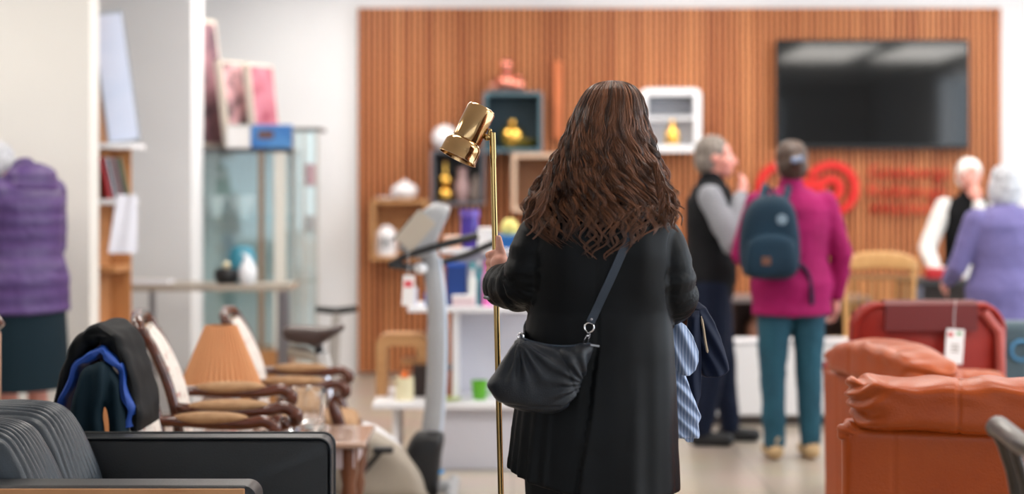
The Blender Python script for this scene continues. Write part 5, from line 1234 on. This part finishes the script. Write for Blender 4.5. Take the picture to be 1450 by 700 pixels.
# light wooden spindle chair
YW = 10.15
wcx = px(1246, 0, YW).x
wch = empty('spindle_chair', (wcx, YW+.2, 0)); tag(wch, 'light wooden spindle-back chair in front of the desk', 'chair')
lw = mat('honey_wood', rgb(214, 166, 108), .4, col2=rgb(196, 146, 88), nscale=6, nstretch=(6, 1, 1))
wz_ = lambda y: px(0, y, YW).z
for s_ in (-1, 1): MB().tube(spline([(wcx+s_*.205, YW, wz_(366)), (wcx+s_*.20, YW+.02, .75), (wcx+s_*.19, YW+.03, .45), (wcx+s_*.20, YW-.02, .0)], 6), .019, 12).build('back_post', lw, wch)
MB().pillow([(wcx-.215, wz_(382)), (wcx-.215, wz_(368)), (wcx-.12, wz_(358)), (wcx, wz_(356)), (wcx+.12, wz_(358)), (wcx+.215, wz_(368)), (wcx+.215, wz_(382)), (wcx, wz_(380))], .022, None, (Vector((0, YW, 0)), Vector((1, 0, 0)), Vector((0, 0, 1)), Vector((0, -1, 0))), 8, .2, 60).build('crest_rail', lw, wch)
MB().box((wcx, YW+.008, wz_(393)), (.40, .02, .028), None, .006).build('carved_rail', mat('carved_band', rgb(176, 132, 86), .5, col2=rgb(120, 86, 56), nscale=60), wch)
for k in range(7): MB().tube([(wcx-.15+.05*k, YW+.01, wz_(396)), (wcx-.145+.048*k, YW+.025, .47)], .0085, 10).build('spindle', lw, wch)
MB().box((wcx, YW+.23, .455), (.44, .44, .035), None, .014).build('seat', lw, wch)
for s_ in (-1, 1): MB().tube([(wcx+s_*.17, YW+.38, .44), (wcx+s_*.20, YW+.42, 0)], .017, 10).build('leg', lw, wch)

# ------------------------------------------------------------------ the other people
def person(x, Y, H, yaw, lab, skinm=skin_p, head_turn=0, head_tilt=0, arms=None, wide=1.0, top=None, trous=None, shoe=None, hairf=None, top_hem=.80, legs=None, coat_flare=.0, hem2=None, sleeves=True, sleeve_m=None, face=True, head_off=(0, 0, 0)):
    e = empty('person', (0, 0, 0), 0, True); tag(e, lab, 'person'); k = H/1.70
    V = lambda a: Vector(a)*k
    arms = arms or {}
    aL = arms.get(-1, [(-.235, .01, 1.10), (-.24, .06, .86)]); aR = arms.get(1, [(.235, .01, 1.10), (.24, .06, .86)])
    legs = legs or {-1: [(-.09, 0, .88), (-.10, .02, .48), (-.10, -.02, .09)], 1: [(.09, 0, .88), (.10, .02, .48), (.10, -.02, .09)]}
    Rh = rotm('Z', head_turn) @ rotm('X', head_tilt); hcn = V((head_off[0], .03+head_off[1], 1.585+head_off[2]))
    T = [(.84, .155, .10), (.95, .168, .118), (1.08, .145, .105), (1.22, .158, .118), (1.34, .172, .112), (1.41, .13, .085), (1.455, .062, .055)]
    def torso(infl, zlo, flare=0):
        rings = []; zz_ = [zlo]+[z for z, a, b_ in T if z > zlo+.03]
        for z in zz_:
            a, b_ = interp(T, z); f = max(0, 1.15-z)*flare; rings.append([V(((a*wide+infl+f)*math.cos(t*2*PI/32), (b_*wide+infl+f)*math.sin(t*2*PI/32), z)) for t in range(32)])
        return rings
    mb = MB().loft(torso(0, .82), True); mb.caps(V((0, -.005, 1.40)), V((head_off[0]*.7, .012+head_off[1]*.7, 1.52+head_off[2]*.7)), .055*k, .05*k); head_blob(mb, hcn, Rh, k)
    for s_, a in ((-1, aL), (1, aR)):
        sh = (s_*.165*wide, 0, 1.375); mb.chain([V(sh), V(a[0]), V(a[1])], [.05*k, .042*k, .026*k]); d = (V(a[1])-V(a[0])).normalized()
        pn_ = a[2] if len(a) > 2 else (-s_*1, 0, 0); hand(mb, V(a[1])+d*.01, d, pn_, .95*k, curl=(25, 40, 35), side=-s_ if len(a) < 4 else a[3])
        l = legs[s_]; mb.chain([V(l[0]), V(l[1]), V(l[2])], [.088*k, .056*k, .036*k]); mb.caps(V(l[2])-V((0, 0, .05)), V(l[2])+V((0, .13, -.065)), .033*k, .025*k)
    blob(mb, 'body', skinm, e, .0095, 3)
    if face: face_bits(e, hcn, Rh, k)
    mb = MB().loft(torso(.022*k, top_hem, coat_flare), True)
    def wr(p, n): return .006*noise.noise(p*11)+.003*noise.noise(p*28)
    if hem2 is not None: pass
    if sleeves is True:
        for s_, a in ((-1, aL), (1, aR)): mb.chain([V((s_*.16*wide, 0, 1.37)), V(a[0]), V(a[1])-(V(a[1])-V(a[0])).normalized()*.02], [.072*k, .062*k, .044*k])
    mb.caps(V((0, -.005, 1.43)), V((0, .0, 1.475)), .072*k, .066*k)
    tp_ = blob(mb, top[0], top[1], e, .0095, 3, wr)
    if sleeves == 'shirt':
        mb = MB()
        for s_, a in ((-1, aL), (1, aR)): mb.chain([V((s_*.168*wide, 0, 1.372)), V(a[0]), V(a[1])-(V(a[1])-V(a[0])).normalized()*.02], [.070*k, .062*k, .044*k])
        blob(mb, 'shirt_sleeves', sleeve_m, e, .0095, 3, wr)
    if trous:
        mb = MB().loft([[V(((.165*wide+.008)*math.cos(t*2*PI/28), .118*wide*math.sin(t*2*PI/28), z)) for t in range(28)] for z in (.80, .86, .94)], True)
        for s_ in (-1, 1):
            l = legs[s_]; mb.chain([V(l[0]), V(l[1]), V(l[2])], [.105*k, .074*k, .058*k])
        blob(mb, 'trousers', trous, e, .0095, 4, wr)
    if hem2:
        rings = [[V((a*wide*math.cos(t*2*PI/60)*(1+.02*math.sin(t*.9)), b_*wide*math.sin(t*2*PI/60), z)) for t in range(60)] for z, a, b_ in ((.95, .17, .12), (.8, .19, .14), (.6, .20, .15), (hem2[0], .205, .16))]
        MB().loft(rings, True).build('skirt', hem2[1], e)
    for s_ in (-1, 1):
        l = V(legs[s_][2]); mb = MB().chain([l+V((0, -.03, -.045)), l+V((0, .14, -.052))], [.044*k, .038*k]); mb.caps(l+V((0, -.01, -.03)), l+V((0, -.01, .02)), .046*k, .046*k)
        so = blob(mb, 'shoe', shoe, e, .008, 3)
        zmin = min(v.co.z for v in so.data.vertices)
        for v in so.data.vertices: v.co.z = max(v.co.z, .002)
    hm = MB(); m_h, mode = hairf
    P = lambda x, y, z: hcn+Rh @ (Vector((x, y, z))*k)
    hm.ell(P(0, -.028, .042), (.088*k, .098*k, .090*k), Rh); hm.ell(P(0, -.055, -.01), (.083*k, .072*k, .085*k), Rh)
    if mode == 'bob': hm.ell(P(0, -.05, -.055), (.092*k, .062*k, .09*k), Rh); [hm.ell(P(s_*.075, -.015, -.035), (.026*k, .05*k, .085*k), Rh) for s_ in (-1, 1)]
    if mode == 'bun': hm.ell(P(0, -.125, .01), (.04*k, .035*k, .04*k), Rh)
    h_ = blob(hm, 'hair', m_h, e, .007, 3, lambda p, n: .005*noise.noise(Vector((p.x*60, p.y*60, p.z*14)))+.003*noise.noise(p*90))
    e.location = (x, Y, 0); e.rotation_euler = (0, 0, math.radians(yaw)); del e['_local']
    return e, hcn, Rh, k
grey_knit = stripes('grey_knit', rgb(150, 152, 158), rgb(120, 122, 130), 22, 'Z', .85, (.3, .7), .3)
# grey-haired person in the black vest, hand at the chin
person(px(1007, 0, 9.3).x, 9.3, 1.68, -98, 'grey-haired person in black vest and grey striped sleeves, hand raised to the chin', head_turn=-4,
    arms={1: [(.245, .12, 1.12), (.09, .165, 1.385), (-.6, -.8, 0)], -1: [(-.24, .10, 1.08), (.0, .30, 1.08), (0, 0, 1)]}, wide=1.02,
    top=('vest', mat('black_vest', rgb(20, 21, 24), .8, spec=.2)), sleeves='shirt', sleeve_m=grey_knit, trous=navy_cloth, shoe=blk_leather, hairf=(hair_grey, 'short'), top_hem=.82,
    legs={-1: [(-.09, 0, .88), (-.10, .06, .48), (-.11, .10, .09)], 1: [(.09, 0, .88), (.10, .02, .48), (.10, -.05, .09)]})
# magenta jacket and backpack, from behind
mag = mat('magenta_fleece', rgb(154, 24, 90), .75, spec=.2, col2=rgb(134, 18, 76), nscale=5, bump=.2, bscale=90)
person(px(1121, 0, 8.8).x, 8.8, 1.64, 6, 'person in magenta jacket and teal jeans seen from behind, carrying a dark teal backpack', wide=1.15,
    arms={1: [(.275, .0, 1.10), (.262, .05, .86)], -1: [(-.26, .05, 1.10), (-.17, .28, 1.05)]}, top=('jacket', mag), top_hem=.775, coat_flare=.05,
    trous=mat('teal_denim', rgb(28, 82, 100), .8, col2=rgb(20, 66, 84), nscale=8, bump=.2), shoe=mat('tan_suede', rgb(190, 160, 120), .8), hairf=(hair_dark, 'bun'), face=True)
hcl = MB().box((0, 0, 0), (.06, .014, .028), rotm('Y', -12), .006).build('hair_clip', mat('blue_grey_clip', rgb(110, 130, 165), .3), None); hcl.location = px(1129, 226, 8.64); tag(hcl, 'blue grey clip holding the dark hair above the magenta collar', 'hair clip')
MB().box((0, -.008, 0), (.03, .004, .012), rotm('Y', -12), .002).build('clasp', steel, hcl).location = Vector((0, 0, 0))
hcl.children[0].data.transform(Matrix.Translation(hcl.location))
YP = 8.54
bkp = empty('backpack', (px(1092, 0, YP).x, YP, px(0, 396, YP).z)); tag(bkp, 'dark teal backpack on the back of the person in the magenta jacket', 'backpack')
tealp = mat('teal_canvas', rgb(16, 46, 64), .7, spec=.3, bump=.2, bscale=200, col2=rgb(12, 38, 54), nscale=6)
def outl(pts, Y): return [(px(x, y, Y).x, px(x, y, Y).z) for x, y in pts]
frb = (Vector((0, YP+.03, 0)), Vector((1, 0, 0)), Vector((0, 0, 1)), Vector((0, -1, 0)))
MB().pillow(outl([(1052, 385), (1048, 350), (1052, 310), (1066, 285), (1090, 275), (1112, 279), (1126, 298), (1133, 340), (1132, 378), (1120, 394), (1095, 397), (1065, 394)], YP), .10, None, frb, 14, .25, 90).build('main_pouch', tealp, bkp)
MB().pillow(outl([(1056, 388), (1054, 350), (1066, 334), (1095, 330), (1118, 338), (1126, 360), (1124, 386), (1095, 392)], YP), .05, None, (Vector((0, YP-.06, 0)), Vector((1, 0, 0)), Vector((0, 0, 1)), Vector((0, -1, 0))), 10, .25, 70).build('front_pocket', tealp, bkp)
MB().lathe([(0, 0), (.026, 0), (.026, .008), (0, .010)], px(1107, 311, YP-.07), rotm('X', 90), 24).build('round_badge', mat('silver_badge', rgb(120, 140, 155), .4), bkp)
MB().box(px(1085, 370, YP-.115), (.045, .006, .040), None, .002).build('leather_patch', mat('brown_patch', rgb(104, 66, 50), .6), bkp)
for xs_ in ((1078, 1086), (1112, 1122)):
    MB().tube(spline([px(xs_[0], 285, YP+.05), px(xs_[0]+4, 268, YP+.13), px(xs_[0]+6, 262, YP+.27), px(xs_[1]-2, 275, YP+.42)], 6), .018, 10, flat=.4).build('strap', tealp, bkp)
MB().tube(spline([px(1132, 375, YP+.05), px(1140, 382, YP+.10), px(1147, 400, YP+.12), px(1150, 432, YP+.10)], 6), .012, 8).build('loose_strap', navy_cloth, bkp)
MB().tube(spline([px(1084, 279, YP), px(1090, 266, YP+.01), px(1098, 279, YP)], 6), .008, 8).build('grab_loop', tealp, bkp)
# white-haired person behind the desk
person(px(1372, 0, 11.2).x, 11.2, 1.585, 172, 'white-haired person in black vest over white sleeves, chin on hand behind the desk', head_turn=6, head_tilt=-6,
    arms={1: [(.30, .10, 1.08), (.26, .32, .90), (0, 0, -1)], -1: [(-.10, .22, 1.08), (-.045, .165, 1.40), (0, -1, 0)]}, wide=1.0,
    top=('vest', mat('black_knit_vest', rgb(18, 19, 21), .85, spec=.2)), sleeves='shirt', sleeve_m=mat('white_shirt', rgb(222, 218, 214), .8), trous=black_cloth, shoe=blk_leather, hairf=(hair_white, 'short'))
# lilac coat, silver hair, right edge
lil = mat('lilac_wool', rgb(110, 102, 152), .85, col2=rgb(98, 92, 142), nscale=8, bump=.2, bscale=200, sheen=.1)
person(px(1424, 0, 9.35).x, 9.35, 1.525, 18, 'silver-haired person in a lilac coat at the right edge, seen from behind', wide=1.32,
    arms={-1: [(-.30, .06, 1.08), (-.26, .24, .98)], 1: [(.30, .03, 1.08), (.28, .12, .84)]}, top=('coat', lil), top_hem=.62, coat_flare=.10, trous=black_cloth, shoe=blk_leather, hairf=(hair_silver, 'bob'))
# purple quilted coat, left edge
pur = stripes('purple_quilt', rgb(84, 58, 116), rgb(68, 46, 100), 4.2, 'Z', .5, (.0, 1.0), .6); pur.node_tree.nodes['Wave Texture'].inputs['Distortion'].default_value = 2.5
pu, _, _, _ = person(px(34, 0, 8.4).x, 8.4, 1.72, 62, 'person in a purple quilted coat and dark teal skirt at the left edge', wide=1.22, head_tilt=-20, head_off=(0, .17, -.10),
    arms={-1: [(-.29, .08, 1.10), (-.2, .28, 1.0)], 1: [(.275, .06, 1.10), (.20, .20, .92)]}, top=('quilted_coat', pur), top_hem=.78, coat_flare=.12, hem2=(.41, dteal_cloth), trous=None, shoe=blk_leather, hairf=(hair_silver, 'short'))
hd_ = MB(); hd_.ell((0, -.045, 1.46), (.15, .10, .075)); hd_.ell((0, -.06, 1.42), (.16, .09, .06)); 
o = blob(hd_, 'hood', pur, None, .010, 3, lambda p, n: .006*noise.noise(p*14)); o.parent = pu

for o in list(C.objects):
    if '_local' in o: del o['_local']
